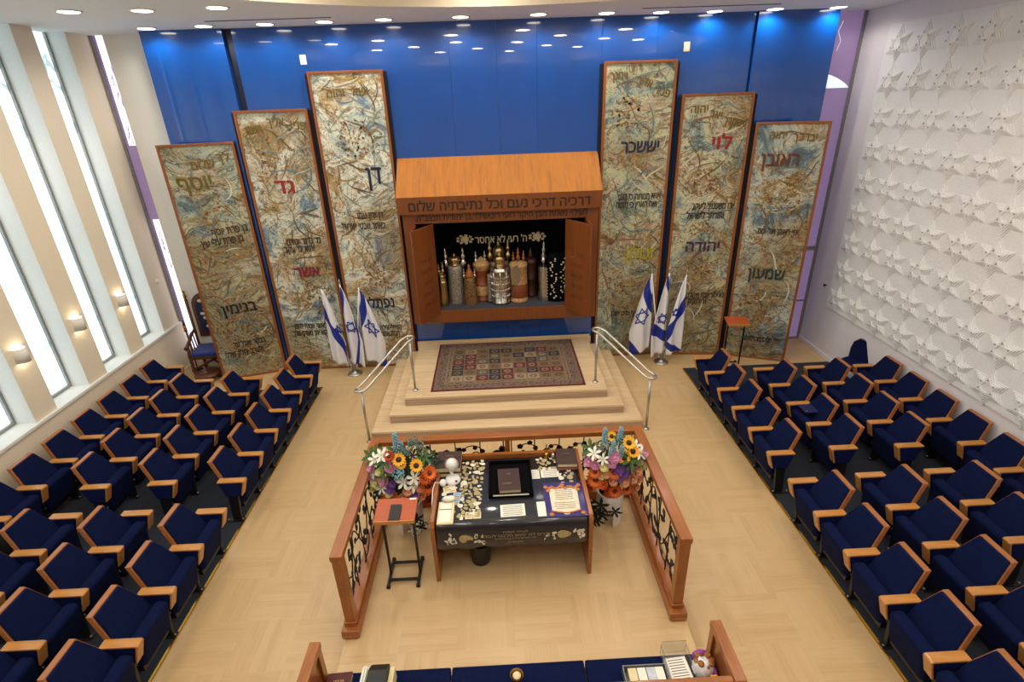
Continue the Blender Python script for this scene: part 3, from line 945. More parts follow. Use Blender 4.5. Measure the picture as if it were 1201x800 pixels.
def painted_strokes(t, w, h, seed, ang, clusters):
    """long sinuous raised brush strokes and clusters of small dabs on the painting"""
    r = random.Random(seed)
    mb = MB()
    y0 = -0.0178
    lim = w / 2 - 0.055
    for k in range(int(20 * h)):
        x, z = r.uniform(-lim, lim), r.uniform(0.1, h - 0.1)
        a = ang * (1 if x > 0 else -1) * (1 if r.random() < .75 else -.6) + r.uniform(-.35, .35)
        wd = r.uniform(0.004, 0.016); n = r.randint(7, 15); col = r.choices(range(6), (5, 3, 4, 3, 4, 1))[0]
        pts = []
        for i in range(n):
            pts.append((x, z, a))
            a += 0.55 * noise.noise((x * 2.2 + seed, z * 2.2, k * 0.31))
            x += 0.055 * math.cos(a); z += 0.055 * math.sin(a)
            if abs(x) > lim or not 0.08 < z < h - 0.08: break
        if len(pts) < 4: continue
        m = len(pts); vs = []; dy = 0.0004 * (k % 7)
        for i, (px, pz, pa) in enumerate(pts):
            q = wd * math.sin(PI * (i + .5) / m)
            vs += [(px - q * math.sin(pa), y0 - dy, pz + q * math.cos(pa)), (px + q * math.sin(pa), y0 - dy, pz - q * math.cos(pa))]
        mb.add(vs, [(2 * i, 2 * i + 1, 2 * i + 3, 2 * i + 2) for i in range(m - 1)], col)
    for (cu, cz, ru, rz_, num) in clusters:
        for k in range(num):
            a, q = r.uniform(0, 2 * PI), math.sqrt(r.random())
            x, z = -w / 2 + cu + ru * q * math.cos(a), cz + rz_ * q * math.sin(a)
            if abs(x) > lim: continue
            rr = r.uniform(.008, .026); el = r.uniform(.5, 1.0); b = r.uniform(0, PI); col = r.choices((0, 1, 5, 4), (3, 5, 2, 1))[0]
            poly = []
            for i in range(7):
                th = 2 * PI * i / 7
                u, v = rr * math.cos(th), rr * el * math.sin(th)
                poly.append((x + u * math.cos(b) - v * math.sin(b), y0 - 0.0026, z + u * math.sin(b) + v * math.cos(b)))
            mb.add(poly, [tuple(range(7))], col)
    mb.build('brush_strokes', M_STROKE, t, world=False)
M_GAP_SHADE = mat('painted_gap_shade', (8, 10, 26), 0.8)  # near-black boards added as painted shade in the gaps between panels
def tapestry(pl, pr, h, art, label, texts, back=(0.055, 0.055), ang=0.8, clusters=()):
    """pl, pr: floor points of the left and right edges; texts: (body, u, z, width, colour, height, tilt)"""
    w = math.hypot(pr[0] - pl[0], pr[1] - pl[1])
    rz = math.atan2(pr[1] - pl[1], pr[0] - pl[0])
    t = thing('tribe_panel', ((pl[0] + pr[0]) / 2, (pl[1] + pr[1]) / 2, 0), label, 'artwork', 'painted panels of the twelve tribes', rz)
    x0, x1 = -w / 2, w / 2
    fw = 0.042
    mb = MB()
    mb.box(x0, x0 + fw, -0.03, 0.03, 0, h); mb.box(x1 - fw, x1, -0.03, 0.03, 0, h)
    mb.box(x0 + fw, x1 - fw, -0.03, 0.03, 0, 0.04); mb.box(x0 + fw, x1 - fw, -0.03, 0.03, h - fw, h)
    mb.build('frame', M_FRAME, t, 0.004, world=False)
    # painted relief: a gently uneven board
    mb = MB()
    nx, nz = 16, int(16 * h / w)
    vs = []
    for j in range(nz + 1):
        for i in range(nx + 1):
            x = x0 + fw + (w - 2 * fw) * i / nx; z = 0.04 + (h - fw - 0.04) * j / nz
            d = 0.006 * noise.noise((x * 4 + h, z * 4, pl[0])) if 0 < i < nx and 0 < j < nz else 0
            vs.append((x, -0.010 - d, z))
    fs = [(j * (nx + 1) + i, j * (nx + 1) + i + 1, (j + 1) * (nx + 1) + i + 1, (j + 1) * (nx + 1) + i) for j in range(nz) for i in range(nx)]
    mb.add(vs, fs, 0, True)
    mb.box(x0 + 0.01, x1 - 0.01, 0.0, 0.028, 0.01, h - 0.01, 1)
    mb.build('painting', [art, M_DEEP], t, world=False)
    MB().box(x0 - back[0], x1 + back[1], 0.03, 0.045, 0.0, h - 0.03).build('gap_shade_board', M_GAP_SHADE, t, world=False, label='dark board standing in for the shade between panels')
    painted_strokes(t, w, h, int(h * 100) + int(pl[0] * 10), ang, clusters)
    for body, u, z, wd, col, hh, tilt in texts:
        ca, sa = math.cos(tilt), math.sin(tilt)
        M = frame((x0 + u, -0.0195, z), (ca, 0, sa), (-sa, 0, ca))
        lettering('lettering', body, M, M_T[col], t, size=hh, width=wd, depth=0.007, bold=0.022, world=False)
    return t
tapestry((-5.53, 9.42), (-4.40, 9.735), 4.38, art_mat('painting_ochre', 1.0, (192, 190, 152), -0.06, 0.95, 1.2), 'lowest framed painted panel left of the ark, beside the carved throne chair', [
    ('לך', 0.95, 4.12, 0.20, 'gold', 0.22, 0), ('שלום', 0.62, 4.06, 0.36, 'gold', 0.22, 0.1),
    ('יוסף', 0.43, 3.70, 0.52, 'olive', 0.36, 0.05), ('בן פרת יוסף', 0.78, 2.89, 0.60, 'small', 0.19, 0.08), ('בן פרת עלי עין', 0.62, 2.72, 0.70, 'small', 0.19, 0.08),
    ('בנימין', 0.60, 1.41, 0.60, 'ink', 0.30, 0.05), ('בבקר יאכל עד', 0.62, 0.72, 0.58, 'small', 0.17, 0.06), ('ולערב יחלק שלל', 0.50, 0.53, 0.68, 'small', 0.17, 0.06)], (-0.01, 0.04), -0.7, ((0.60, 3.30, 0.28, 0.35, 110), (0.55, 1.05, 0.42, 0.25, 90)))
tapestry((-4.29, 9.73), (-3.07, 9.735), 4.85, art_mat('painting_mist', 2.3, (204, 206, 190), 0.04, 1.1, 0.3), 'middle framed painted panel left of the ark, with red lettering', [
    ('פניו', 1.03, 4.59, 0.24, 'gold', 0.20, -0.08), ('אליך', 0.66, 4.65, 0.28, 'gold', 0.20, 0.0), ('וישם', 0.28, 4.55, 0.26, 'gold', 0.20, 0.12),
    ('גד', 0.60, 3.60, 0.32, 'red', 0.36, 0), ('גד גדוד יגודנו', 0.74, 2.63, 0.62, 'small', 0.19, 0.03), ('והוא יגד עקב', 0.64, 2.47, 0.54, 'small', 0.18, 0.03),
    ('אשר', 0.69, 2.05, 0.46, 'crimson', 0.30, 0.03), ('מאשר שמנה לחמו', 0.55, 0.97, 0.62, 'small', 0.17, 0), ('והוא יתן מעדני מלך', 0.53, 0.80, 0.70, 'small', 0.17, 0)], ang=-0.9, clusters=((0.40, 4.10, 0.16, 0.45, 110), (0.75, 1.55, 0.38, 0.28, 110)))
tapestry((-2.97, 9.735), (-1.745, 9.735), 5.39, art_mat('painting_pale', 3.9, (208, 212, 200), 0.08, 1.12, 0.2), 'tallest framed painted panel left of the ark, pale with blue washes', [
    ('ישא', 0.82, 5.07, 0.24, 'gold', 0.20, 0), ('יהוה', 0.41, 5.06, 0.28, 'gold', 0.20, 0),
    ('דן', 0.86, 3.68, 0.26, 'navy', 0.46, 0), ('דן ידין עמו', 0.70, 3.03, 0.46, 'small', 0.18, 0), ('כאחד שבטי ישראל', 0.55, 2.88, 0.78, 'small', 0.18, 0),
    ('נפתלי', 0.66, 1.39, 0.50, 'navy', 0.30, 0.0), ('נפתלי אילה שלחה', 0.66, 0.86, 0.66, 'small', 0.17, 0), ('הנתן אמרי שפר', 0.66, 0.70, 0.56, 'small', 0.17, 0)], ang=0.9, clusters=((0.62, 4.35, 0.34, 0.32, 130), (0.80, 1.95, 0.34, 0.28, 110)))
tapestry((1.875, 9.735), (3.095, 9.735), 5.39, art_mat('painting_green', 5.1, (190, 194, 150), -0.02, 0.85, 0.6), 'tallest framed painted panel right of the ark, with yellow-green lettering low down', [
    ('ויחנך', 0.25, 5.15, 0.28, 'gold', 0.19, 0), ('אליך', 0.69, 5.06, 0.26, 'gold', 0.19, -0.3), ('פניו', 1.02, 4.90, 0.22, 'gold', 0.19, -0.3),
    ('יששכר', 0.68, 4.05, 0.66, 'navy', 0.30, 0), ('וירא מנוחה כי טוב', 0.73, 3.20, 0.76, 'small', 0.17, 0), ('ואת הארץ כי נעמה', 0.68, 3.04, 0.74, 'small', 0.17, 0),
    ('זבולון', 0.80, 2.12, 0.54, 'lime', 0.34, 0), ('זבולן לחוף ימים ישכן', 0.72, 0.93, 0.80, 'small', 0.16, 0)], ang=0.9, clusters=((0.42, 4.60, 0.26, 0.26, 110), (0.35, 1.40, 0.22, 0.40, 60)))
tapestry((3.22, 9.715), (4.39, 9.57), 4.86, art_mat('painting_amber', 6.7, (200, 194, 150), 0.0, 0.9, 0.9), 'middle framed painted panel right of the ark, with red and plum lettering', [
    ('יהוה', 0.30, 4.62, 0.28, 'gold', 0.19, 0), ('יאר', 0.58, 4.53, 0.20, 'gold', 0.19, -0.2), ('וישמרך', 0.90, 4.38, 0.38, 'gold', 0.19, -0.2),
    ('לוי', 0.74, 4.10, 0.32, 'red', 0.34, 0), ('יורו משפטיך ליעקב', 0.72, 2.99, 0.74, 'small', 0.18, 0), ('ותורתך לישראל', 0.60, 2.82, 0.66, 'small', 0.18, 0),
    ('יהודה', 0.62, 2.25, 0.60, 'plum', 0.30, 0), ('לא יסור שבט מיהודה', 0.78, 1.30, 0.70, 'small', 0.16, 0), ('ומחקק', 0.64, 1.15, 0.34, 'small', 0.16, 0)], ang=-0.8, clusters=((0.50, 3.42, 0.30, 0.24, 140), (0.58, 2.58, 0.24, 0.14, 70), (0.60, 1.85, 0.30, 0.30, 120)))
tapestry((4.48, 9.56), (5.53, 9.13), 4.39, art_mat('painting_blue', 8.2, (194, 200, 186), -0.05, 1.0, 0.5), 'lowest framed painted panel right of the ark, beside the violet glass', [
    ('יהוה', 0.37, 4.18, 0.26, 'gold', 0.19, 0), ('יברכך', 0.78, 4.12, 0.36, 'gold', 0.19, -0.05),
    ('ראובן', 0.46, 3.74, 0.58, 'brown', 0.34, 0), ('יחי ראובן ואל ימת', 0.62, 2.55, 0.66, 'small', 0.16, 0),
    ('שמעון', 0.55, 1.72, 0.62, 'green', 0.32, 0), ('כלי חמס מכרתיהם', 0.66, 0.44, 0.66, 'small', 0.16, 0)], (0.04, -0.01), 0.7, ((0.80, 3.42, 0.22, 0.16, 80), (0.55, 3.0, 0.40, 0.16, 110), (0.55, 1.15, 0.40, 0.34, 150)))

# ------------------------------------------------------------------ the ark
AX = 0.07
t = thing('torah_ark', (AX, 9.5, 1.05), 'wooden ark with gabled orange roof and open doors on the blue wall', 'ark')
x0, x1 = -1.63, 1.79
ox0, ox1 = -1.43, 1.58            # opening
yf, yb = 9.31, 9.80
mb = MB()
mb.box(x0, ox0, yf, yb, 1.06, 3.13); mb.box(ox1, x1, yf, yb, 1.06, 3.13)
mb.box(ox0, ox1, yf, yb, 1.06, 1.31); mb.box(ox0, ox1, yf, yb, 2.945, 3.13)
mb.build('cabinet_frame', M_ARK, t, 0.004)
mb = MB()
rx0, rx1 = -1.69, 1.83
mb.prism([(9.205, 3.13), (9.235, 3.13), (9.235, 3.42), (9.205, 3.42)], rx0, rx1, lambda a, b, h: (h, a, b))
mb.build('fascia', M_ARK, t, 0.003)
MB().prism([(9.20, 3.42), (9.80, 4.00), (9.80, 3.96), (9.26, 3.42)], rx0, rx1, lambda a, b, h: (h, a, b)).build('roof', M_ROOF, t, 0.003, label='sloping orange veneered roof, brightened as if lit from above')
MB().prism([(9.235, 3.13), (9.795, 3.13), (9.795, 3.95), (9.265, 3.42)], rx0 + 0.02, rx1 - 0.02, lambda a, b, h: (h, a, b)).build('gable_body', M_ARK, t)
F = lambda x, z, y: frame((x, y, z), (1, 0, 0), (0, 0, 1))
lettering('lettering', 'דרכיה דרכי נעם וכל נתיבתיה שלום', F(AX, 3.275, 9.204), M_LETTER, t, size=0.235, width=3.12, depth=0.006, bold=0.022, label='large dark Hebrew letters')
lettering('lettering', 'לעילוי נשמת הבן היקר רועי רוטשילד בן יהודית תנצב"ה.', F(AX + 0.02, 3.035, 9.309), M_LETTER, t, size=0.15, width=3.02, depth=0.005, bold=0.018, label='smaller dark Hebrew line')
# niche
mb = MB()
yn = 10.15
mb.box(ox0 - 0.02, ox1 + 0.02, yn, yn + 0.02, 1.29, 2.99)
mb.box(ox0 - 0.02, ox0, yb - 0.45, yn, 1.30, 2.97); mb.box(ox1, ox1 + 0.02, yb - 0.45, yn, 1.30, 2.97)
mb.box(ox0, ox1, yb - 0.45, yn, 2.95, 2.97)
mb.build('niche_lining', M_VELVET, t, label='black velvet lining')
MB().box(ox0, ox1, 9.33, yn, 1.295, 1.318).build('niche_floor', M_FELT, t, label='grey-blue felt floor')
for lx in (-1.15, 1.24):
    MB().box(lx - 0.012, lx + 0.012, 9.33, 9.36, 1.318, 2.945).build('door_track', M_VELVET, t)
lettering('lettering', "ה' רעי לא אחסר", F(0.07, 2.43, 10.148), M_CREAMLETTER, t, size=0.20, width=1.0, depth=0.005, bold=0.02, label='ivory embroidered Hebrew line')
for sx in (-1, 1):
    mb = MB(); c = (0.07 + sx * 0.70, 10.147, 2.44)
    mb.ball(c, (0.085, 0.008, 0.062), 0, 14, 8)
    for k in range(9):
        a = 2 * PI * k / 9
        mb.ball((c[0] + 0.135 * math.cos(a) * 1.05, c[1], c[2] + 0.075 * math.sin(a)), (0.034, 0.006, 0.024), 0, 8, 5, None)
    mb.build('embroidered_flower', M_CREAMLETTER, t, label='ivory embroidered blossom')
# folding doors: two leaves each, hinge, fold, track
def leaf(p, q, z0, z1, th=0.035):
    d = Vector((q[0] - p[0], q[1] - p[1], 0)).normalized(); n = Vector((-d.y, d.x, 0)) * th / 2
    a = [Vector((p[0], p[1], 0)) + n, Vector((p[0], p[1], 0)) - n, Vector((q[0], q[1], 0)) - n, Vector((q[0], q[1], 0)) + n]
    return [tuple(v + Vector((0, 0, z0))) for v in a], [tuple(v + Vector((0, 0, z1))) for v in a]
for B, A, Cc, txt, side in (((-1.42, 9.31), (-1.44, 8.80), (-1.13, 9.335), ['לא תרצח', 'לא תנאף', 'לא תגנב', 'לא תענה', 'לא תחמד'], -1),
                      ((1.57, 9.31), (1.585, 8.80), (1.225, 9.335), ["אנכי ה'", 'לא יהיה', 'לא תשא', 'זכור את', 'כבד את'], 1)):
    MB().hexa(*leaf(B, A, 1.25, 2.93)).build('door', M_ARK, t, 0.003)
    lf = MB().hexa(*leaf(A, Cc, 1.25, 2.93)).build('door', M_ARK, t, 0.003)
    d = Vector((Cc[0] - A[0], Cc[1] - A[1], 0)); L = d.length; d.normalize()
    if side > 0: d = -d
    mid = Vector(((A[0] + Cc[0]) / 2, (A[1] + Cc[1]) / 2, 0))
    M0 = frame((0, 0, 0), d, (0, 0, 1)); nrm = Vector((M0[0][2], M0[1][2], 0))
    for k, s in enumerate(txt):
        o = mid + nrm * 0.0178
        lettering('lettering', s, frame((o.x, o.y, 2.36 - 0.20 * k), d, (0, 0, 1)), M_CARVED, lf, size=0.115, width=0.30, depth=0.003, bold=0.012)
    if side > 0:
        o = Vector((Cc[0], Cc[1], 0)) + d * 0.03 + nrm * 0.018
        mb = MB(); mb.tube([(o.x, o.y, 1.72), (o.x + nrm.x * 0.03, o.y + nrm.y * 0.03, 1.72), (o.x + nrm.x * 0.03, o.y + nrm.y * 0.03, 1.62)], 0.008, 8)
        mb.build('handle', M_STEEL, lf, label='small steel latch')

# torah scrolls in the ark
ZN = 1.318
def finial(mb, x, y, z, h, m):
    p = [(0.012, 0), (0.012, 0.18), (0.035, 0.24), (0.045, 0.36), (0.03, 0.46), (0.014, 0.5), (0.03, 0.58), (0.034, 0.66), (0.012, 0.74), (0.02, 0.82), (0.008, 0.92), (0.0001, 1.0)]
    mb.lathe([(r * h / 0.34, a * h) for r, a in p], (x, y, z), 12, m)
def crown(mb, x, y, z, r, h, m):
    mb.lathe([(r, 0), (r * 1.08, h * .1), (r * .92, h * .16), (r * .98, h * .34), (r * 1.18, h * .52), (r * 1.0, h * .66), (r * .45, h * .78), (r * .2, h * .84), (r * .32, h * .91), (0.0001, h)], (x, y, z), 18, m)
def mantle_mesh(mb, x, y, z, rx, ry, h, flare, folds, m):
    vs = []; fs = []; n = 36; k = 10
    for i in range(k + 1):
        u = i / k
        for j in range(n):
            th = 2 * PI * j / n
            f = 1 + (flare * (1 - u)) + 0.05 * (1 - u) * math.sin(folds * th)
            if i == k: f *= 0.86
            vs.append((x + rx * f * math.cos(th), y + ry * f * math.sin(th), z + h * u))
    for i in range(k):
        for j in range(n):
            fs.append((i * n + j, i * n + (j + 1) % n, (i + 1) * n + (j + 1) % n, (i + 1) * n + j))
    fs.append(tuple(k * n + j for j in range(n)))
    mb.add(vs, fs, m, True)
def case_mesh(mb, x, y, z, r, h, m, bands=(0.04, 0.5, 0.94)):
    prof = [(r * 0.98, 0.0)]
    for b in bands:
        prof += [(r, h * (b - 0.03)), (r * 1.05, h * (b - 0.02)), (r * 1.05, h * (b + 0.02)), (r, h * (b + 0.03))]
    prof += [(r, h), (r * 0.7, h * 1.03), (0.0001, h * 1.05)]
    mb.lathe(prof, (x, y, z), 28, m)
M_MSILV = mat('silver_brocade', (146, 140, 130), 0.45, metal=0.5, var=0.35, scale=50, bump=0.6)
M_MBRN = mat('bronze_brocade', (116, 86, 54), 0.5, metal=0.3, var=0.4, scale=40, bump=0.5)
M_TAN = mat('tan_case_leather', (176, 138, 90), 0.5, var=0.2, scale=30)
M_REDC = mat('russet_case_wood', (120, 62, 36), 0.45, var=0.15, scale=20)
M_BRN = mat('dark_brown_case', (62, 32, 22), 0.5, var=0.15)
M_AMBER = mat('amber_cap', (150, 84, 44), 0.4, var=0.15)
def scroll(x, y, label):
    return thing('torah_scroll', (x, y, ZN), label, 'torah scroll', 'scrolls standing in the ark')
t = scroll(-1.08, 9.56, 'narrow gold-topped scroll half hidden behind the left ark door')
mb = MB(); mantle_mesh(mb, -1.08, 9.56, ZN, 0.085, 0.07, 0.52, 0.15, 9, 0); mb.build('mantle', M_GOLD, t)
mb = MB(); crown(mb, -1.08, 9.56, ZN + 0.51, 0.075, 0.16, 0); finial(mb, -1.05, 9.56, ZN + 0.58, 0.30, 0); finial(mb, -1.12, 9.56, ZN + 0.58, 0.26, 0); mb.build('finials', M_GOLD, t)
t = scroll(-0.83, 9.74, 'tall dark silver scroll with a domed crown and two finials')
mb = MB(); mantle_mesh(mb, -0.83, 9.74, ZN, 0.135, 0.11, 0.74, 0.18, 11, 0); mb.build('mantle', M_MSILV, t)
mb = MB(); crown(mb, -0.83, 9.74, ZN + 0.73, 0.10, 0.24, 0); mb.build('crown', M_GOLD, t)
mb = MB()
for dx in (-0.165, 0.165): finial(mb, -0.83 + dx, 9.74, ZN + 0.62, 0.46, 0)
mb.build('finials', M_SILVER, t)
t = scroll(-0.56, 9.62, 'short bronze brocade scroll with an amber cone top and spread skirt')
mb = MB(); mantle_mesh(mb, -0.56, 9.62, ZN, 0.10, 0.09, 0.53, 0.45, 13, 0); mb.build('mantle', M_MBRN, t)
mb = MB(); mb.lathe([(0.08, 0), (0.085, 0.05), (0.05, 0.13), (0.02, 0.2), (0.03, 0.23), (0.0001, 0.27)], (-0.56, 9.62, ZN + 0.52), 16); mb.build('cap', M_AMBER, t)
mb = MB()
for dx in (-0.10, 0.10): finial(mb, -0.56 + dx, 9.64, ZN + 0.46, 0.24, 0)
mb.build('finials', M_SILVER, t)
t = scroll(-0.33, 9.82, 'tan and russet case with banded sides left of the silver case')
mb = MB(); case_mesh(mb, -0.33, 9.82, ZN, 0.155, 0.66, 0); mb.build('case', M_REDC, t)
mb = MB(); mb.lathe([(0.156, 0), (0.16, 0.10), (0.165, 0.11), (0.165, 0.13), (0.1, 0.19), (0.0001, 0.27)], (-0.33, 9.82, ZN + 0.6), 20); mb.build('cap', M_TAN, t)
mb = MB(); mb.lathe([(0.163, 0.12), (0.166, 0.13), (0.166, 0.3), (0.163, 0.31)], (-0.33, 9.82, ZN), 24); mb.build('band', M_TAN, t)
mb = MB()
for dx in (-0.10, 0.07): finial(mb, -0.33 + dx, 9.82, ZN + 0.68, 0.30, 0)
mb.build('finials', M_SILVER, t)
t = scroll(0.01, 9.88, 'scroll with gold crown rising behind the central silver case')
mb = MB(); mantle_mesh(mb, 0.01, 9.93, ZN, 0.20, 0.10, 0.72, 0.1, 9, 0); mb.build('mantle', M_MSILV, t)
mb = MB(); crown(mb, 0.01, 9.93, ZN + 0.72, 0.10, 0.40, 0); mb.build('crown', M_GOLD, t)
mb = MB()
for dx in (-0.17, 0.18): finial(mb, 0.01 + dx, 9.93, ZN + 0.66, 0.50, 0)
mb.build('finials', M_GOLD, t)
t = scroll(0.02, 9.60, 'large embossed silver cylinder case with crown at the centre')
mb = MB(); case_mesh(mb, 0.02, 9.60, ZN, 0.17, 0.70, 0, (0.05, 0.93))
for k in range(8):
    a = 2 * PI * k / 8
    mb.tube([(0.02 + 0.172 * math.cos(a), 9.60 + 0.172 * math.sin(a), ZN + 0.05), (0.02 + 0.172 * math.cos(a), 9.60 + 0.172 * math.sin(a), ZN + 0.66)], 0.008, 6)
for k in range(24):
    a = 2 * PI * k / 24
    for zz in (0.16, 0.28, 0.40, 0.52): mb.ball((0.02 + 0.171 * math.cos(a), 9.60 + 0.171 * math.sin(a), ZN + zz), (0.016, 0.016, 0.03), 0, 6, 4)
mb.build('case', M_SILVER, t)
mb = MB(); crown(mb, 0.02, 9.60, ZN + 0.72, 0.10, 0.28, 0); mb.build('crown', M_GOLD, t)
mb = MB(); mantle_mesh(mb, -0.19, 9.62, ZN + 0.05, 0.035, 0.06, 0.52, 0.3, 7, 0); mb.build('sash', M_MSILV, t)
t = scroll(0.37, 9.66, 'tan case with russet band and dark silver breastplate')
mb = MB(); case_mesh(mb, 0.37, 9.66, ZN, 0.165, 0.76, 0, (0.04, 0.94)); mb.build('case', M_TAN, t)
mb = MB(); mb.lathe([(0.168, 0.10), (0.173, 0.11), (0.173, 0.36), (0.168, 0.37)], (0.37, 9.66, ZN), 28); mb.build('band', M_REDC, t)
M_DS = mat('dark_silver', (96, 98, 102), 0.35, metal=0.9, var=0.2, scale=50, bump=0.4)
mb = MB()
mb.prism([(-0.12, 0.72), (0.02, 0.80), (0.05, 0.62), (0.03, 0.46), (-0.04, 0.36), (-0.10, 0.47), (-0.13, 0.6)], 0.0, 0.03, lambda a, b, h: (0.34 + a, 9.49 - h, ZN + b)); mb.build('breastplate', M_SILVER, t, 0.006)
mb = MB()
for dx, hh in ((-0.09, 0.22), (0.0, 0.30), (0.10, 0.24)): finial(mb, 0.37 + dx, 9.66, ZN + 0.76, hh, 0)
mb.build('finials', M_AMBER, t)
t = scroll(0.62, 9.93, 'dark brown cylinder case set back in the shadow')
mb = MB(); case_mesh(mb, 0.62, 9.93, ZN, 0.12, 0.74, 0); mb.lathe([(0.03, 0.76), (0.05, 0.82), (0.02, 0.9), (0.0001, 0.98)], (0.62, 9.93, ZN), 12); mb.build('case', M_BRN, t)
t = scroll(0.83, 9.64, 'upright silver half-case with tall openwork finials')
mb = MB()
mb.prism([(0.13 * math.cos(a), 0.12 * math.sin(a)) for a in [PI * 0.5 + PI * k / 10 for k in range(11)]], 0.0, 0.68, lambda a, b, h: (0.90 + a * 1.2, 9.64 + b, ZN + h)); mb.build('case', M_SILVER, t)
mb = MB()
for k in range(11): mb.ball((0.905, 9.52, ZN + 0.05 + 0.06 * k), 0.014, 0, 6, 4)
finial(mb, 0.84, 9.60, ZN + 0.68, 0.36, 0); finial(mb, 0.86, 9.72, ZN + 0.68, 0.46, 0); mb.build('finials', M_SILVER, t)
t = scroll(1.11, 9.60, 'black velvet scroll with ivory embroidery beside the right ark door')
mb = MB(); mantle_mesh(mb, 1.11, 9.62, ZN, 0.19, 0.11, 0.92, 0.05, 7, 0); mb.build('mantle', M_VELVET, t)
mb = MB()
r5 = random.Random(5)
for side in (-0.09, 0.10):
    for k in range(22):
        zz = 0.08 + 0.80 * k / 22
        x = 1.11 + side + r5.uniform(-0.055, 0.055)
        dy = 0.122 * math.sqrt(max(0.02, 1 - ((x - 1.11) / 0.21) ** 2))
        mb.ball((x, 9.62 - dy, ZN + zz), (r5.uniform(.010, .022), 0.008, r5.uniform(.010, .022)), 0, 7, 5)
mb.build('embroidery', M_CREAMLETTER, t, label='ivory leaf embroidery')

# ------------------------------------------------------------------ rug, rails, flags
t = MB().box(-1.31, 1.31, -0.93, 0.93, 0, 0.012).build('oriental_rug', M_RUG, None, 0.004)
t.location = (0.075, 8.70, 0.45)
t.rotation_euler = (0, 0, 0.0)
tag(t, 'dark red bordered patterned rug lying on the top of the dais', 'rug')

def handrail(side, label):
    xb, xt = (-2.17, -1.50) if side < 0 else (2.25, 1.56)
    yb_, yt = 7.06, 7.86
    t = thing('handrail', (xb, yb_, 0), label, 'handrail', 'steel handrails of the dais')
    for (x, y, z0, z1) in ((xb, yb_, 0, 0.92), (xt, yt, 0.45, 1.38)):
        mb = MB()
        mb.lathe([(0.048, 0), (0.048, 0.012), (0.03, 0.02), (0.021, 0.03)], (x, y, z0), 16)
        mb.tube([(x, y, z0), (x, y, z1)], 0.02, 12)
        mb.build('post', M_STEEL, t)
    # a long stadium loop of tube, flat on top of both posts
    w = 0.075
    lo, hi = 0.96, 1.42
    L, R = [], []
    dx, dy = xt - xb, yt - yb_
    n = Vector((dy, -dx, 0)).normalized() * w
    d = Vector((dx, dy, 0)).normalized()
    A = Vector((xb, yb_, lo)); B = Vector((xt, yt, hi))
    pts = []
    A2 = A + d * 0.10 + Vector((0, 0, 0.03)); B2 = B - d * 0.12 - Vector((0, 0, 0.02))
    pts += [A2 + n, B2 + n]
    for k in range(0, 9):
        a = PI * k / 8
        pts.append(B + n * math.cos(a) + d * 0.085 * math.sin(a))
    pts += [B2 - n, A2 - n]
    for k in range(0, 9):
        a = PI * k / 8
        pts.append(A - n * math.cos(a) - d * 0.085 * math.sin(a))
    MB().tube(pts, 0.019, 10, closed=True).build('top_loop', M_STEEL, t)
    for P, zz in ((A, 0.91), (B, 1.37)):
        mb = MB()
        mb.tube([(P.x, P.y, zz), (P.x + n.x * .5, P.y + n.y * .5, P.z - 0.02), (P.x + n.x, P.y + n.y, P.z)], 0.010, 8)
        mb.tube([(P.x, P.y, zz), (P.x - n.x * .5, P.y - n.y * .5, P.z - 0.02), (P.x - n.x, P.y - n.y, P.z)], 0.010, 8)
        mb.build('bracket', M_STEEL, t)
handrail(-1, 'stainless steel handrail beside the dais steps, window side')
handrail(1, 'stainless steel handrail beside the dais steps, star wall side')

M_STAR = mat('flag_blue', (22, 44, 150), 0.75)
def flag_cloth(t, P0, P1, dirx, wmax, H, phase, tailz, cloth, star):
    """cloth hanging from a near-vertical pole P0 (base) - P1 (tip), gathered at the top, spreading to one side"""
    nx, nz = 22, 40
    top = P1 + (P0 - P1) * 0.035
    def pt(a, b):
        hang = top + Vector((0, 0, -b * H))
        wd = wmax * (0.10 + 0.90 * min(1, b * 1.5) ** 0.8)
        if b > 0.66: wd *= 1 - 0.10 * (b - 0.66) / 0.34
        x = hang.x + dirx * (a - 0.12) * wd
        fold = 0.045 * min(1, b * 2.2) * math.sin(a * PI * 3.0 + phase + b * 0.7)
        y = hang.y - 0.03 - 0.05 * a * min(1, 2 * b) + fold
        z = hang.z - tailz * b * a * 0.30
        return Vector((x, y, z))
    vs = [pt(i / nx, j / nz) for j in range(nz + 1) for i in range(nx + 1)]
    fs = [(j * (nx + 1) + i, (j + 1) * (nx + 1) + i, (j + 1) * (nx + 1) + i + 1, j * (nx + 1) + i + 1) for j in range(nz) for i in range(nx)]
    mb = MB(); mb.add(vs, fs, 0, True)
    o = mb.build('cloth', cloth, t)
    uvl = o.data.uv_layers.new(name='UVMap')
    off = abs_loc(t)
    for lp in o.data.loops:
        k = lp.vertex_index; i = k % (nx + 1); j = k // (nx + 1)
        uvl.data[lp.index].uv = (i / nx, j / nz)
    s = o.modifiers.new('thickness', 'SOLIDIFY'); s.thickness = 0.004; s.offset = 0
    # six-pointed star: two triangles of narrow bands lying on the cloth
    mb = MB()
    ca, cb, r = star
    asp = wmax / H
    for q in (0, 1):
        tri = []
        for k in range(3):
            th = PI / 2 + q * PI + 2 * PI * k / 3 + 0.35 * dirx
            tri.append((ca + r * math.cos(th), cb - r * asp * math.sin(th)))
        for k in range(3):
            p, qv = tri[k], tri[(k + 1) % 3]
            path = []
            for m_ in range(9):
                u = m_ / 8
                a, b = p[0] + (qv[0] - p[0]) * u, p[1] + (qv[1] - p[1]) * u
                path.append(pt(min(max(a, 0), 1), b) + Vector((0, -0.006, 0)))
            mb.tube(path, 0.011, 6)
    mb.build('star_emblem', M_STAR, t, label='blue six-pointed star outline')
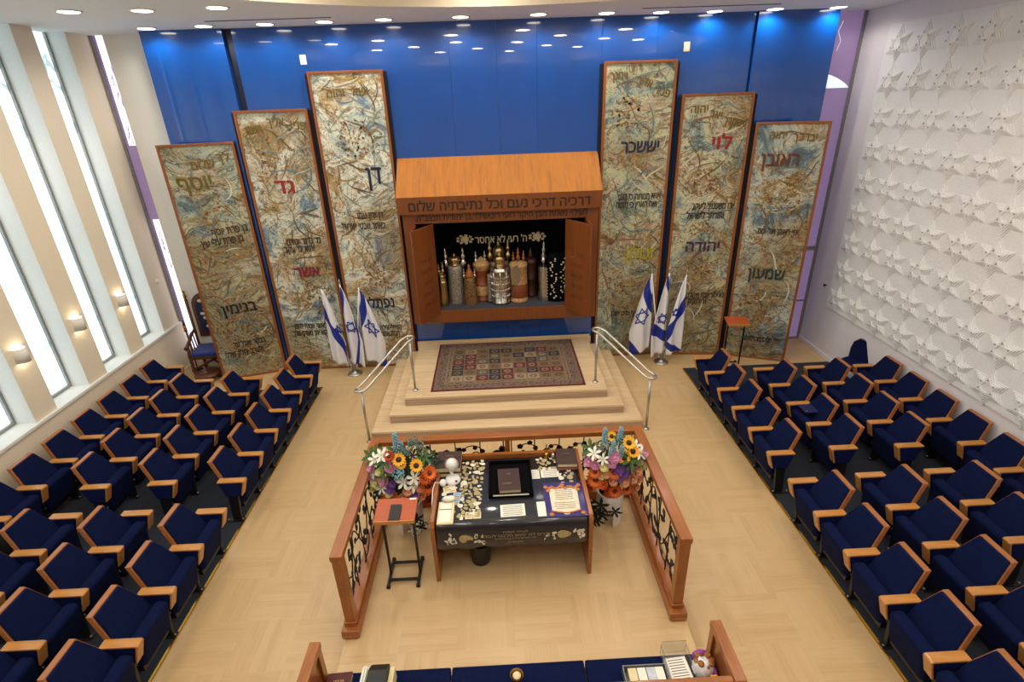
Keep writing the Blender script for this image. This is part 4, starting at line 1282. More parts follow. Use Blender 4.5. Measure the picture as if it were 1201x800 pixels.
def flag_set(bx, by, tips, labels, grp, sgn, side):
    t = thing('flag_stand', (bx, by, 0), 'round chrome flag stand holding three poles %s of the ark' % side, 'flag stand')
    MB().lathe([(0.145, 0), (0.145, 0.012), (0.12, 0.028), (0.05, 0.045), (0.045, 0.06), (0.0001, 0.062)], (bx, by, 0), 28).build('base', M_STEEL, t)
    mb = MB()
    mb.tube([(bx, by, 0.05), (bx, by, 0.26)], 0.018, 12)
    for k in (-1, 0, 1): mb.tube([(bx + k * 0.03, by, 0.10), (bx + k * 0.047, by, 0.34)], 0.017, 10)
    mb.build('socket', M_STEEL, t)
    for k, (tx, tz) in enumerate(tips):
        P0 = Vector((bx + (k - 1) * 0.048, by, 0.10)); P1 = Vector((tx, by, tz))
        f = thing('flag', (P0.x, P0.y, P0.z), labels[k], 'flag', grp)
        MB().tube([P0, P1], 0.012, 10).build('pole', M_WHITEPL, f)
        mb = MB(); mb.lathe([(0.012, 0), (0.02, 0.01), (0.012, 0.03), (0.018, 0.05), (0.0001, 0.10)], tuple(P1), 10); mb.build('finial', M_STEEL, f)
        flag_cloth(f, P0, P1, sgn[k][0], sgn[k][1], sgn[k][2], k * 1.7, sgn[k][3], flag_mat('flag_cloth', sgn[k][4]), sgn[k][5])
flag_set(-2.95, 9.44, [(-3.31, 1.80), (-2.95, 1.88), (-2.61, 1.80)],
    ['white and blue flag left of the ark, nearest the window side of its stand', 'white and blue flag left of the ark, middle of its stand', 'white and blue flag left of the ark, nearest the dais'],
    'flags left of the ark', [(1, 0.34, 1.44, 0.3, [(-0.55, 0.16, 0.38)], (0.84, 0.50, 0.24)), (1, 0.32, 1.54, 0.3, [(0.45, 0.06, 0.36), (1.0, 1.34, 1.52)], (0.46, 0.50, 0.38)),
     (1, 0.42, 1.42, 0.5, [(0.45, 0.22, 0.52), (0.45, 1.28, 1.55)], (0.56, 0.50, 0.38))], 'left')
flag_set(3.16, 9.34, [(2.83, 1.86), (3.16, 1.86), (3.49, 1.81)],
    ['white and blue flag right of the ark, nearest the dais', 'white and blue flag right of the ark, middle of its stand', 'white and blue flag right of the ark, nearest the star wall side of its stand'],
    'flags right of the ark', [(-1, 0.44, 1.46, 0.5, [(0.35, 0.24, 0.50), (0.45, 1.22, 1.38)], (0.52, 0.50, 0.38)), (-1, 0.32, 1.54, 0.3, [(0.2, 0.08, 0.23), (0.17, 0.72, 0.87)], (0.36, 0.53, 0.34)),
     (-1, 0.32, 1.46, 0.4, [(-0.42, 0.18, 0.40), (0.2, 1.0, 1.1)], (0.80, 0.42, 0.24))], 'right')

# ------------------------------------------------------------------ reader's platform and its railing
PZ = 0.15
pl = MB().box(-1.66, 1.70, 0.6, 5.56, 0.0, PZ).build('reading_platform', M_PLAT, None, 0.006)
tag(pl, 'low pale platform under the reading table inside the railing', 'platform')

def scroll_panel(mb, L, H, seed):
    """vines with spirals and leaves inside 0..L by 0..H; returns 2D paths and leaf outlines"""
    r = random.Random(seed)
    paths = []; leaves = []
    n = max(2, int(L / 0.30))
    paths.append([(L * k / 60, H / 2 + 0.30 * H * math.sin(PI * n * k / 60 + seed)) for k in range(61)])
    for k in range(n * 2):
        cx = L * (k + 0.5) / (n * 2); up = 1 if k % 2 else -1
        cy = H / 2 + up * H * 0.23
        R = r.uniform(0.14, 0.19); a0 = r.uniform(0, 2 * PI); dr = r.choice((-1, 1))
        sp = []
        for q in range(26):
            u = q / 25
            rr = R * (1 - 0.72 * u); a = a0 + dr * u * 3.6 * PI / 2
            sp.append((min(max(cx + rr * math.cos(a), 0.01), L - 0.01), min(max(cy + rr * math.sin(a), 0.01), H - 0.01)))
        paths.append(sp)
        for q in (1, 5, 9, 13, 17, 21, 25):
            leaves.append((sp[q][0] + r.uniform(-.03, .03), sp[q][1] + r.uniform(-.03, .03), r.uniform(0.030, 0.046), r.uniform(0, 6.28)))
    for k in range(n + 1):
        x = min(max(L * k / n, 0.02), L - 0.02)
        paths.append([(x, 0), (x + r.uniform(-.01, .01), H * .35), (x, H * .7), (x, H)])
    return paths, leaves
def add_panel(name, parent, P, L, H, seed):
    """P(s, h, d): point at s along, h up, d across"""
    paths, leaves = scroll_panel(None, L, H, seed)
    mb = MB()
    for i, p in enumerate(paths):
        mb.tube([P(s, h, 0.004 * (i % 3 - 1)) for s, h in p], 0.0075, 6)
    for (s, h, r, a) in leaves:
        poly = []
        for k in range(15):
            th = 2 * PI * k / 15
            rr = r * (0.62 + 0.38 * abs(math.cos(2.5 * th)))
            poly.append((min(max(s + rr * math.cos(th + a), 0), L), min(max(h + rr * math.sin(th + a), 0), H)))
        mb.prism(poly, -0.004, 0.004, lambda x, y, d: P(x, y, d))
    mb.build(name, M_IRON, parent, label='black wrought iron vine scrollwork')
t = thing('platform_railing', (0.02, 4.5, PZ), 'three-sided wooden railing with black iron vines around the reading table', 'railing')
XA, XB = -1.60, 1.62
for (x, sx) in ((XA, -1), (XB, 1)):
    mb = MB()
    mb.box(x - 0.085, x + 0.085, 3.54, 5.50, PZ, PZ + 0.10); mb.box(x - 0.06, x + 0.06, 3.60, 5.50, PZ + 0.10, PZ + 0.15)
    mb.tube([(x - 0.075, 3.55, PZ + 0.02), (x + 0.075, 3.55, PZ + 0.02)], 0.022, 10)
    mb.build('base_rail', M_WOODY, t, 0.008)
    MB().box(x - 0.058, x + 0.058, 3.60, 5.475, 1.10, 1.165).build('top_rail', M_WOODY, t, 0.008)
    MB().box(x - 0.05, x + 0.05, 3.61, 3.70, PZ + 0.15, 1.10).build('post', M_WOOD, t, 0.006)
    MB().box(x - 0.04, x + 0.04, 5.35, 5.43, PZ + 0.15, 1.10).build('post', M_WOOD, t, 0.006)
    add_panel('iron_scrollwork', t, (lambda s, h, d, x=x: (x + d, 3.70 + s, PZ + 0.16 + h)), 1.65, 0.78, 11 + sx)
mb = MB(); mb.box(XA + 0.085, XB - 0.085, 5.32, 5.47, PZ, PZ + 0.13); mb.build('base_rail', M_WOODX, t, 0.008)
MB().box(XA + 0.05, XB - 0.05, 5.355, 5.475, 1.10, 1.165).build('top_rail', M_WOODX, t, 0.008)
for (a, b, sd) in ((XA + 0.05, -0.02, 21), (0.04, XB - 0.05, 22)):
    add_panel('iron_scrollwork', t, (lambda s, h, d, a=a: (a + s, 5.40 + d, PZ + 0.16 + h)), b - a, 0.78, sd)
MB().box(-0.02, 0.04, 5.37, 5.43, PZ + 0.13, 1.10).build('post', M_WOOD, t, 0.006)

# reading table
TZ = 0.93
t = thing('reading_table', (0.02, 4.75, PZ), 'wooden reading table under a navy embroidered cloth, inside the railing', 'table')
TX0, TX1, TY0, TY1 = -0.80, 0.84, 4.16, 5.28
for x in (TX0, TX1):
    mb = MB()
    mb.prism([(TY0, PZ), (TY1, PZ), (TY1, 1.00), (TY0 + 0.02, 0.985), (TY0 - 0.02, 0.93)], x - 0.022, x + 0.022, lambda a, b, h: (h, a, b))
    mb.build('side_panel', M_WOODY, t, 0.005)
MB().box(TX0 + 0.022, TX1 - 0.022, TY1 - 0.045, TY1, 0.55, 1.0).build('back_panel', M_WOODX, t, 0.004)
MB().box(TX0 + 0.022, TX1 - 0.022, TY0 + 0.05, TY1 - 0.045, 0.895, TZ - 0.004).build('tabletop', M_WOODX, t)
MB().box(TX0 + 0.022, TX1 - 0.022, 4.95, 4.98, 0.35, 0.80).build('modesty_panel', M_WOODX, t)
# cloth: top, rounded front edge, hanging apron with a wavy hem
mb = MB()
n = 40
rows = [(TY1 - 0.05, TZ + 0.004), (4.9, TZ + 0.004), (4.5, TZ + 0.004), (TY0 + 0.05, TZ + 0.004), (TY0 + 0.02, TZ), (TY0 + 0.004, TZ - 0.02), (TY0 - 0.004, TZ - 0.10), (TY0 - 0.010, TZ - 0.2), (TY0 - 0.012, TZ - 0.295)]
vs = []
for j, (y, z) in enumerate(rows):
    for i in range(n + 1):
        x = TX0 + 0.028 + (TX1 - TX0 - 0.056) * i / n
        yy = y - (0.010 * math.sin(i * 0.9) * max(0, j - 5) / 3)
        zz = z + (0.006 * math.sin(i * 0.5 + 1) if j == 8 else 0)
        vs.append((x, yy, zz))
mb.add(vs, [(j * (n + 1) + i, j * (n + 1) + i + 1, (j + 1) * (n + 1) + i + 1, (j + 1) * (n + 1) + i) for j in range(len(rows) - 1) for i in range(n)], 0, True)
cl = mb.build('table_cloth', M_GLOSSNAVY, None, origin=(0.02, 4.75, TZ))
s = cl.modifiers.new('thickness', 'SOLIDIFY'); s.thickness = 0.004
tag(cl, 'navy cloth with gold leaf embroidery under clear plastic on the reading table', 'tablecloth')
mb = MB(); r9 = random.Random(9)
zt = TZ + 0.011
def leaf_shape(mb, x, y, rx, ry, a, m=0, z0=zt, fn=None):
    poly = []
    for k in range(12):
        th = 2 * PI * k / 12
        px, py = rx * math.cos(th), ry * math.sin(th) * (1 - 0.35 * math.cos(th))
        poly.append((x + px * math.cos(a) - py * math.sin(a), y + px * math.sin(a) + py * math.cos(a)))
    f = fn or (lambda p, q, h: (p, q, h))
    mb.prism(poly, 0, 0.0025, (lambda p, q, h: f(p, q, z0 + h)), m)
for (xa, xb, ya, yb2, num) in ((-0.53, -0.30, 4.28, 5.20, 70), (0.36, 0.62, 4.98, 5.20, 20), (0.58, 0.74, 4.62, 4.98, 14), (-0.72, -0.55, 4.24, 4.75, 12)):
    pts = []
    tries = 0
    while len(pts) < num and tries < 4000:
        tries += 1
        x, y = r9.uniform(xa, xb), r9.uniform(ya, yb2)
        rad = r9.uniform(0.020, 0.048)
        if all((x - p[0]) ** 2 + (y - p[1]) ** 2 > (0.8 * (rad + p[2])) ** 2 for p in pts): pts.append((x, y, rad))
    for (x, y, rad) in pts:
        leaf_shape(mb, x, y, rad, rad * r9.uniform(.5, .85), r9.uniform(0, 3.1), 0 if r9.random() < .7 else 1)
mb.build('leaf_embroidery', [M_EMB, M_EMBW], cl, label='gold and cream leaf embroidery')
mb = MB()
fr = lambda p, q, h: (p, TY0 - 0.016 - h, q)
for cx in (-0.46, 0.56):
    leaf_shape(mb, cx, 0.765, 0.075, 0.05, 0.0, 0, 0.0, fr)
    for k in range(16):
        sx = 1 if k % 2 else -1
        leaf_shape(mb, cx + sx * r9.uniform(0.09, 0.21), 0.765 + r9.uniform(-0.065, 0.065), r9.uniform(0.018, 0.034), r9.uniform(.011, .02), r9.uniform(0, 3), 1, 0.0, fr)
mb.build('apron_embroidery', [M_EMB, M_EMBW], cl, label='gold oval between cream leaves')
M_APR = mat('apron_letters', (140, 124, 92), 0.7)
for k, (s, w, hh) in enumerate((('לעילוי נשמת', 0.26, 0.035), ('זכרם לא ימוש מלבנו לעולם', 0.72, 0.05), ('תהי נשמתם צרורה בצרור החיים', 0.42, 0.032), ('תנצב"ה', 0.16, 0.032))):
    lettering('lettering', s, frame((0.05, TY0 - 0.022, 0.835 - 0.045 * k), (1, 0, 0), (0, 0, 1)), M_APR, cl, size=hh, width=w, depth=0.002, bold=0.01)

# things on the table
ZT = TZ + 0.009
def book(name, c, w, d, h, rz, label, cov, cat='book', title=None, pages=M_CREAMPAPER, letters=M_GOLD, grp=None):
    """lying flat, spine at -x; c: centre of the underside"""
    t = thing(name, c, label, cat, grp, rz)
    e = 0.006
    MB().box(-w / 2 + 0.008, w / 2 - e, -d / 2 + e, d / 2 - e, 0.005, h - 0.005).build('pages', pages, t, world=False)
    mb = MB()
    mb.box(-w / 2, w / 2, -d / 2, d / 2, 0, 0.005); mb.box(-w / 2, w / 2, -d / 2, d / 2, h - 0.005, h)
    mb.box(-w / 2, -w / 2 + 0.009, -d / 2, d / 2, 0.004, h - 0.004)
    mb.build('cover', cov, t, 0.002, world=False)
    for k, (s, u, v, wd, hh) in enumerate(title or []):
        lettering('lettering', s, frame((u, v, h), (1, 0, 0), (0, 1, 0)), letters, t, size=hh, width=wd, depth=0.0012, bold=0.01, world=False)
    return t
book('prayer_book', (-0.685, 5.09, ZT), 0.30, 0.33, 0.055, 0.02, 'thick dark brown volume lowest in the pile at the back left of the table', M_LEATHER)
book('prayer_book', (-0.685, 5.10, ZT + 0.056), 0.29, 0.32, 0.065, -0.03, 'thick brown book with gold title topping the back left pile on the table', M_LEATHER, title=[('מחזור', 0, 0.07, 0.12, 0.05), ('תפלה', 0, 0.0, 0.09, 0.04)])
book('prayer_book', (0.70, 5.08, ZT), 0.25, 0.27, 0.045, 0.0, 'reddish page-edged volume under the brown book at the back right of the table', M_MAROON, pages=mat('red_page_edge', (170, 110, 106), 0.8))
book('prayer_book', (0.70, 5.09, ZT + 0.046), 0.24, 0.30, 0.05, -0.04, 'brown tooled book topping the pile at the back right of the table', M_LEATHER, title=[('תורה', 0, 0.05, 0.08, 0.035)])
# black tray with the book
t = thing('velvet_tray', (0.025, 4.83, ZT), 'black velvet display tray at the centre of the reading table', 'tray')
mb = MB()
mb.box(-0.22, 0.27, 4.53, 5.12, ZT, ZT + 0.012)
for (a, b, c, d) in ((-0.22, -0.205, 4.53, 5.12), (0.255, 0.27, 4.53, 5.12), (-0.205, 0.255, 4.53, 4.545), (-0.205, 0.255, 5.105, 5.12)):
    mb.box(a, b, c, d, ZT + 0.0, ZT + 0.055)
mb.build('tray_body', M_VELVET, t, 0.003)
MB().box(-0.17, 0.22, 4.522, 4.53, ZT + 0.035, ZT + 0.047).build('front_trim', M_EMBW, t)
book('prayer_book', (0.01, 4.77, ZT + 0.0125), 0.245, 0.37, 0.05, 0.03, 'brown leather book with gold title lying in the black tray', M_LEATHER, title=[('סדר', 0, 0.09, 0.05, 0.03), ('תפלה', -0.03, -0.07, 0.10, 0.028)])
def sheet(name, c, w, d, rz, label, m, cat='paper', lines=0, grp=None, h=0.002):
    t = thing(name, c, label, cat, grp, rz)
    MB().box(-w / 2, w / 2, -d / 2, d / 2, 0, h).build('page', m, t, world=False)
    if lines:
        mb = MB(); rr = random.Random(int(c[0] * 1000))
        for k in range(lines):
            y = d / 2 - d * (k + 1) / (lines + 1); wl = w * rr.uniform(.35, .42)
            mb.box(-wl, wl, y - 0.003, y + 0.003, h, h + 0.0006)
        mb.build('text_lines', M_INK, t, world=False)
    return t
sheet('paper_sheet', (0.035, 4.335, ZT), 0.26, 0.18, 0.03, 'white printed card at the front middle of the reading table', M_PAPER, lines=7)
sheet('paper_sheet', (0.32, 4.905, ZT), 0.09, 0.16, 0.02, 'small white card just right of the black tray', M_PAPER, lines=4)
sheet('paper_sheet', (0.485, 4.915, ZT), 0.21, 0.15, 0.03, 'wider white card right of the black tray, next to the small card', M_PAPER, lines=5)
sheet('paper_sheet', (0.34, 4.335, ZT), 0.09, 0.22, 0.02, 'white slip partly under the violet certificate', M_PAPER)
sheet('paper_sheet', (-0.575, 4.56, ZT), 0.09, 0.20, -0.1, 'pale blue printed card at the left of the reading table', mat('pale_blue_paper', (168, 184, 214), 0.8), lines=5)
sheet('paper_sheet', (-0.425, 4.29, ZT), 0.08, 0.10, 0.0, 'left one of two small yellowish cards at the front left of the table', M_CREAMPAPER, lines=3)
sheet('paper_sheet', (-0.34, 4.29, ZT), 0.08, 0.10, 0.02, 'right one of two small yellowish cards at the front left of the table', M_CREAMPAPER, lines=3)
sheet('paper_sheet', (-0.505, 4.27, ZT), 0.035, 0.075, 0.0, 'tiny white tag beside the two yellowish cards', M_PAPER)
sheet('paper_sheet', (-0.66, 4.72, ZT), 0.14, 0.13, 0.2, 'cream leaflet lying in front of the white lamp', M_CREAMPAPER, lines=4)
sheet('paper_sheet', (0.70, 4.86, ZT), 0.13, 0.10, 0.1, 'dark blue card in front of the right-hand books', mat('dark_blue_card', (24, 32, 76), 0.6))
t = thing('notepad', (-0.67, 4.33, ZT), 'yellow-edged white notepad with a dark band at the front left of the table', 'notepad')
MB().box(-0.755, -0.585, 4.17, 4.50, ZT, ZT + 0.018).build('pad_block', M_CREAMPAPER, t, 0.003)
MB().box(-0.735, -0.615, 4.19, 4.47, ZT + 0.0182, ZT + 0.022).build('top_sheet', M_PAPER, t)
MB().box(-0.74, -0.61, 4.37, 4.378, ZT + 0.022, ZT + 0.025).build('elastic_band', M_INK, t)
tt = thing('tissue', (-0.66, 4.52, ZT + 0.03), 'crumpled white paper tissue above the notepad', 'tissue')
mb = MB(); mb.ball((-0.65, 4.51, ZT + 0.045), (0.07, 0.035, 0.03), 0, 12, 8)
o = mb.build('tissue_folds', M_PAPER, tt)
for v in o.data.vertices: v.co += v.co.normalized() * 0.015 * noise.noise(v.co * 60)
# violet certificate
t = thing('violet_certificate', (0.60, 4.465, ZT), 'violet certificate with an ornate orange-framed parchment at the right of the table', 'certificate')
MB().box(0.385, 0.825, 4.20, 4.735, ZT, ZT + 0.006).build('board', M_VIOLET, t, 0.002)
MB().prism([(0.45, 4.28), (0.55, 4.265), (0.57, 4.235), (0.60, 4.225), (0.63, 4.235), (0.65, 4.265), (0.745, 4.28), (0.755, 4.63), (0.445, 4.63)], ZT + 0.006, ZT + 0.009, lambda a, b, h: (a, b, h)).build('parchment', mat('parchment', (228, 216, 194), 0.8), t)
mb = MB()
for k in range(11): mb.ball((0.45 + 0.03 * k, 4.645 + 0.015 * math.sin(k * 1.9), ZT + 0.011), (0.024, 0.02, 0.006), 0, 8, 5)
for x, y in ((0.41, 4.66), (0.78, 4.67), (0.44, 4.235), (0.77, 4.24), (0.60, 4.69), (0.435, 4.60), (0.765, 4.60)): mb.ball((x, y, ZT + 0.011), (0.028, 0.028, 0.007), 0, 8, 5)
mb.tube([(0.44, 4.285, ZT + 0.011), (0.52, 4.262, ZT + 0.011), (0.60, 4.245, ZT + 0.011), (0.68, 4.262, ZT + 0.011), (0.76, 4.285, ZT + 0.011)], 0.009, 6)
mb.build('orange_ornament', M_ORANGE, t, label='orange floral ornament')
mb = MB(); r4 = random.Random(4)
for k in range(11):
    if k == 6: continue
    wl = r4.uniform(0.09, 0.115); y = 4.60 - 0.028 * k
    mb.box(0.60 - wl, 0.60 + wl, y - 0.003, y + 0.003, ZT + 0.009, ZT + 0.0097)
mb.build('text_lines', M_INK, t)
# small bells / pointer
t = thing('brass_bell', (0.475, 5.205, ZT), 'tall brass hand bell at the back right of the table', 'bell')
mb = MB(); mb.lathe([(0.035, 0), (0.034, 0.02), (0.028, 0.05), (0.016, 0.07), (0.0001, 0.072)], (0.475, 5.205, ZT), 16); mb.build('bell_body', M_BRASS, t)
MB().lathe([(0.006, 0.07), (0.006, 0.11), (0.011, 0.13), (0.006, 0.15), (0.008, 0.19), (0.0001, 0.21)], (0.475, 5.205, ZT), 10).build('handle', M_BRASS, t)
t = thing('silver_bell', (0.555, 5.20, ZT), 'small silver bell beside the brass bell', 'bell')
mb = MB(); mb.lathe([(0.032, 0), (0.03, 0.03), (0.018, 0.06), (0.0001, 0.065)], (0.555, 5.20, ZT), 16); mb.build('bell_body', M_SILVER, t)
MB().lathe([(0.005, 0.06), (0.009, 0.09), (0.005, 0.11), (0.0001, 0.13)], (0.555, 5.20, ZT), 10).build('handle', M_SILVER, t)
# white desk lamp
t = thing('desk_lamp', (-0.63, 4.86, ZT), 'white folding desk lamp at the left of the reading table', 'lamp')
mb = MB(); mb.lathe([(0.085, 0), (0.09, 0.015), (0.08, 0.04), (0.05, 0.055), (0.0001, 0.058)], (-0.63, 4.86, ZT), 22); mb.build('base', M_WHITEPL, t)
MB().box(-0.60, -0.575, 4.79, 4.81, ZT + 0.035, ZT + 0.048).build('switch', M_BLACK, t, 0.002)
MB().tube([(-0.63, 4.88, ZT + 0.05), (-0.655, 4.92, ZT + 0.12), (-0.65, 4.93, ZT + 0.19)], 0.02, 10).build('neck', M_WHITEPL, t)
mb = MB(); mb.lathe([(0.0001, 0.09), (0.03, 0.085), (0.055, 0.05), (0.078, 0.0), (0.072, 0.0), (0.05, 0.045), (0.0001, 0.075)], (0, 0, 0), 22, 0, frame((-0.63, 4.88, ZT + 0.215), (1, 0, 0), (0, 0.75, 0.65)))
mb.build('lamp_shade', M_WHITEPL, t)
t = thing('white_gadget', (-0.755, 4.80, ZT + 0.02), 'small white round speaker with a cable beside the desk lamp', 'gadget')
mb = MB(); mb.ball((-0.735, 4.78, ZT + 0.045), (0.04, 0.045, 0.04), 0, 14, 8); mb.build('body', M_WHITEPL, t)
mb = MB(); mb.tube([(-0.765, 4.78, ZT + 0.04), (-0.82, 4.76, ZT + 0.07), (-0.835, 4.66, ZT + 0.06), (-0.83, 4.5, ZT + 0.03), (-0.83, 4.42, 0.88), (-0.83, 4.40, 0.7)], 0.006, 6); mb.build('cable', M_WHITEPL, t)
# bin under the table
t = thing('waste_bin', (-0.345, 4.44, PZ), 'black waste bin standing under the front of the reading table', 'bin')
mb = MB(); mb.lathe([(0.10, 0.0), (0.105, 0.01), (0.135, 0.29), (0.14, 0.30), (0.13, 0.30), (0.10, 0.02), (0.0001, 0.02)], (-0.345, 4.44, PZ), 28); mb.build('bin_body', mat('black_plastic', (20, 20, 22), 0.45), t)
mb = MB(); mb.lathe([(0.141, 0.285), (0.145, 0.29), (0.141, 0.305), (0.135, 0.302)], (-0.345, 4.44, PZ), 28); mb.build('rim', M_BLACK, t)

# ------------------------------------------------------------------ small lecterns
def lectern(cx, cy, z0, w, d, ztop, tilt, rz, label):
    t = thing('small_lectern', (cx, cy, z0), label, 'lectern', 'small black-legged lecterns', rz)
    h = ztop - z0
    f = lambda y: h + tilt * y
    MB().hexa([(-w/2, -d/2, f(-d/2) - 0.022), (w/2, -d/2, f(-d/2) - 0.022), (w/2, d/2, f(d/2) - 0.022), (-w/2, d/2, f(d/2) - 0.022)],
              [(-w/2, -d/2, f(-d/2)), (w/2, -d/2, f(-d/2)), (w/2, d/2, f(d/2)), (-w/2, d/2, f(d/2))]).build('sloping_top', wood('lectern_top_wood', (176, 78, 34), 'x', contrast=0.1), t, 0.004, world=False)
    MB().box(-w/2, w/2, -d/2 - 0.012, -d/2, f(-d/2) - 0.03, f(-d/2) + 0.014).build('book_ledge', M_ARM, t, 0.003, world=False)
    for s in (-1, 1):
        x = s * (w / 2 - 0.05)
        mb = MB()
        mb.box(x - 0.012, x + 0.012, -0.015, 0.015, 0.03, h - 0.02)
        mb.box(x - 0.012, x + 0.012, -d * 0.42, d * 0.42, h - 0.055, h - 0.03)
        mb.build('leg', M_BLACK, t, 0.003, world=False)
        mb = MB(); mb.box(x - 0.015, x + 0.015, -0.20, 0.20, 0.012, 0.04); mb.box(x - 0.02, x + 0.02, -0.20, -0.17, 0, 0.03); mb.box(x - 0.02, x + 0.02, 0.17, 0.20, 0, 0.03)
        mb.build('foot', M_BLACK, t, 0.003, world=False)
    for y in (-0.13, 0.105):
        MB().box(-w/2 + 0.05, w/2 - 0.05, y, y + 0.025, 0.03, 0.055).build('crossbar', M_BLACK, t, 0.003, world=False)
    return t
l1 = lectern(-1.175, 4.30, PZ, 0.42, 0.31, 1.06, 0.10, 0.0, 'small lectern with an orange-red top standing left of the reading table')
lectern(4.42, 9.02, 0, 0.40, 0.30, 0.97, 0.14, -0.12, 'small lectern with an orange-red top before the right-hand painted panel')
b = book('prayer_book', (-1.175, 4.25, 1.0575), 0.11, 0.20, 0.022, 0.0, 'slim black book lying on the small lectern beside the table', mat('black_cover', (24, 24, 26), 0.5))
b.rotation_euler = (math.atan(0.10), 0, 0)
p = MB().box(-0.035, 0.035, -0.012, 0.012, 0, 0.0015).build('paper_label', M_PAPER, l1, world=False)
p.location = (0.16, 0.135, 0.91 + 0.0145); p.rotation_euler = (math.atan(0.10), 0, 0)

# ------------------------------------------------------------------ flower arrangements
def fmat(n, c, v=0.12): return mat(n, c, 0.65, var=v, scale=60)
FM = {'sun': fmat('sunflower_yellow', (236, 168, 24)), 'suncore': fmat('sunflower_core', (52, 30, 16)), 'white': fmat('lily_white', (238, 236, 226), .03), 'pink': fmat('rose_pink', (214, 150, 182)),
      'peach': fmat('rose_peach', (228, 168, 132)), 'orange': fmat('gerbera_orange', (222, 108, 44)), 'core': fmat('gerbera_core', (110, 40, 14)), 'violet': fmat('violet_petals', (128, 88, 170)),
      'blue': fmat('pale_blue_florets', (136, 180, 196)), 'cream': fmat('cream_petals', (226, 220, 160)), 'green': fmat('leaf_green', (62, 98, 44), .2), 'dark': fmat('dark_leaf', (22, 42, 26), .2),
      'grey': fmat('grey_green_sprig', (112, 134, 126), .15), 'rust': fmat('rust_petals', (176, 66, 26))}
def petal(mb, L, W, a, lift, m, base=0.0, curl=0.0, M=None):
    ca, sa = math.cos(a), math.sin(a)
    vs = []
    prof = [(base, 0.25), (base + L * .35, 0.85), (base + L * .7, 1.0), (base + L, 0.15)]
    for r, w in prof:
        z = lift * (r - base) - curl * ((r - base) / L) ** 2 * L
        for s in (-1, 0, 1):
            x, y = r, s * w * W / 2
            vs.append((x * ca - y * sa, x * sa + y * ca, z + (0.10 * W if s == 0 else 0.22 * W)))
    fs = []
    for i in range(3):
        for j in range(2): fs.append((i * 3 + j, i * 3 + j + 1, (i + 1) * 3 + j + 1, (i + 1) * 3 + j))
    mb.add(vs, fs, m, True, M)
def proto(name, kind):
    mb = MB()
    if kind == 'sunflower':
        for k in range(14): petal(mb, 0.045, 0.022, 2 * PI * k / 14, 0.25, 0, 0.018)
        mb.lathe([(0.026, 0.0), (0.024, 0.012), (0.0001, 0.016)], (0, 0, 0), 14, 1); ms = [FM['sun'], FM['suncore']]
    elif kind in ('gerbera', 'rust_gerbera'):
        for q in range(2):
            for k in range(16): petal(mb, 0.048 - q * .014, 0.018, 2 * PI * (k + .5 * q) / 16, 0.3 + q * .4, 0, 0.01)
        mb.lathe([(0.016, 0.012), (0.014, 0.02), (0.0001, 0.024)], (0, 0, 0), 10, 1); ms = [FM['orange' if kind == 'gerbera' else 'rust'], FM['core']]
    elif kind == 'lily':
        for k in range(6): petal(mb, 0.075, 0.030, 2 * PI * k / 6, 0.55, 0, 0.004, 0.45)
        for k in range(5): mb.tube([(0, 0, 0), (0.012 * math.cos(k * 1.26), 0.012 * math.sin(k * 1.26), 0.045)], 0.002, 4, 1)
        ms = [FM['white'], FM['cream']]
    elif kind in ('rose', 'peach_rose', 'cream_rose'):
        for q in range(3):
            for k in range(5): petal(mb, 0.036 - q * .007, 0.04 - q * .006, 2 * PI * k / 5 + q * .6, 0.5 + q * .7, 0, 0.002, 0.1)
        mb.ball((0, 0, 0.018), (0.014, 0.014, 0.018), 0, 8, 5); ms = [FM[{'rose': 'pink', 'peach_rose': 'peach', 'cream_rose': 'cream'}[kind]]]
    elif kind == 'violet_bloom':
        for q in range(3):
            for k in range(10): petal(mb, 0.04 - q * .009, 0.015, 2 * PI * k / 10 + q * .3, 0.2 + q * .6, 0, 0.003)
        ms = [FM['violet']]
    elif kind == 'blue_spike':
        rr = random.Random(1)
        for k in range(70):
            z = k / 70 * 0.22; a = k * 2.4; r = 0.034 * (1 - 0.65 * k / 70)
            mb.ball((r * math.cos(a), r * math.sin(a), z), 0.0095, 0, 6, 4)
        mb.tube([(0, 0, -0.05), (0, 0, 0.2)], 0.004, 5, 1); ms = [FM['blue'], FM['green']]
    elif kind == 'blue_head':
        rr = random.Random(2)
        for k in range(60):
            v = Vector((rr.gauss(0, 1), rr.gauss(0, 1), abs(rr.gauss(0, 1)))).normalized() * 0.045
            mb.ball(tuple(v), 0.010, 0, 6, 4)
        ms = [FM['blue']]
    elif kind == 'grey_sprig':
        rr = random.Random(3)
        for k in range(5):
            a = 2 * PI * k / 5; tip = Vector((0.05 * math.cos(a), 0.05 * math.sin(a), 0.15 + .03 * (k % 2)))
            mb.tube([(0, 0, -0.03), tuple(tip * .5), tuple(tip)], 0.0025, 4)
            for q in range(8):
                p = tip * (0.3 + 0.7 * q / 8); mb.ball((p.x + rr.uniform(-.012, .012), p.y + rr.uniform(-.012, .012), p.z), (0.009, 0.009, 0.007), 0, 6, 4)
        ms = [FM['grey']]
    elif kind in ('leaf_tuft', 'dark_leaf_tuft'):
        for k in range(6): petal(mb, 0.10, 0.035, 2 * PI * k / 6 + .2, 0.7, 0, 0.0, 0.5)
        ms = [FM['green' if kind == 'leaf_tuft' else 'dark']]
    elif kind == 'white_sprig':
        rr = random.Random(4)
        for k in range(26): mb.ball((rr.uniform(-.05, .05), rr.uniform(-.05, .05), rr.uniform(-.05, .05)), (0.011, 0.011, 0.008), 0 if k % 3 else 1, 6, 4)
        ms = [FM['white'], FM['dark']]
    o = mb.build(name, ms)
    me = o.data
    bpy.data.objects.remove(o)
    return me
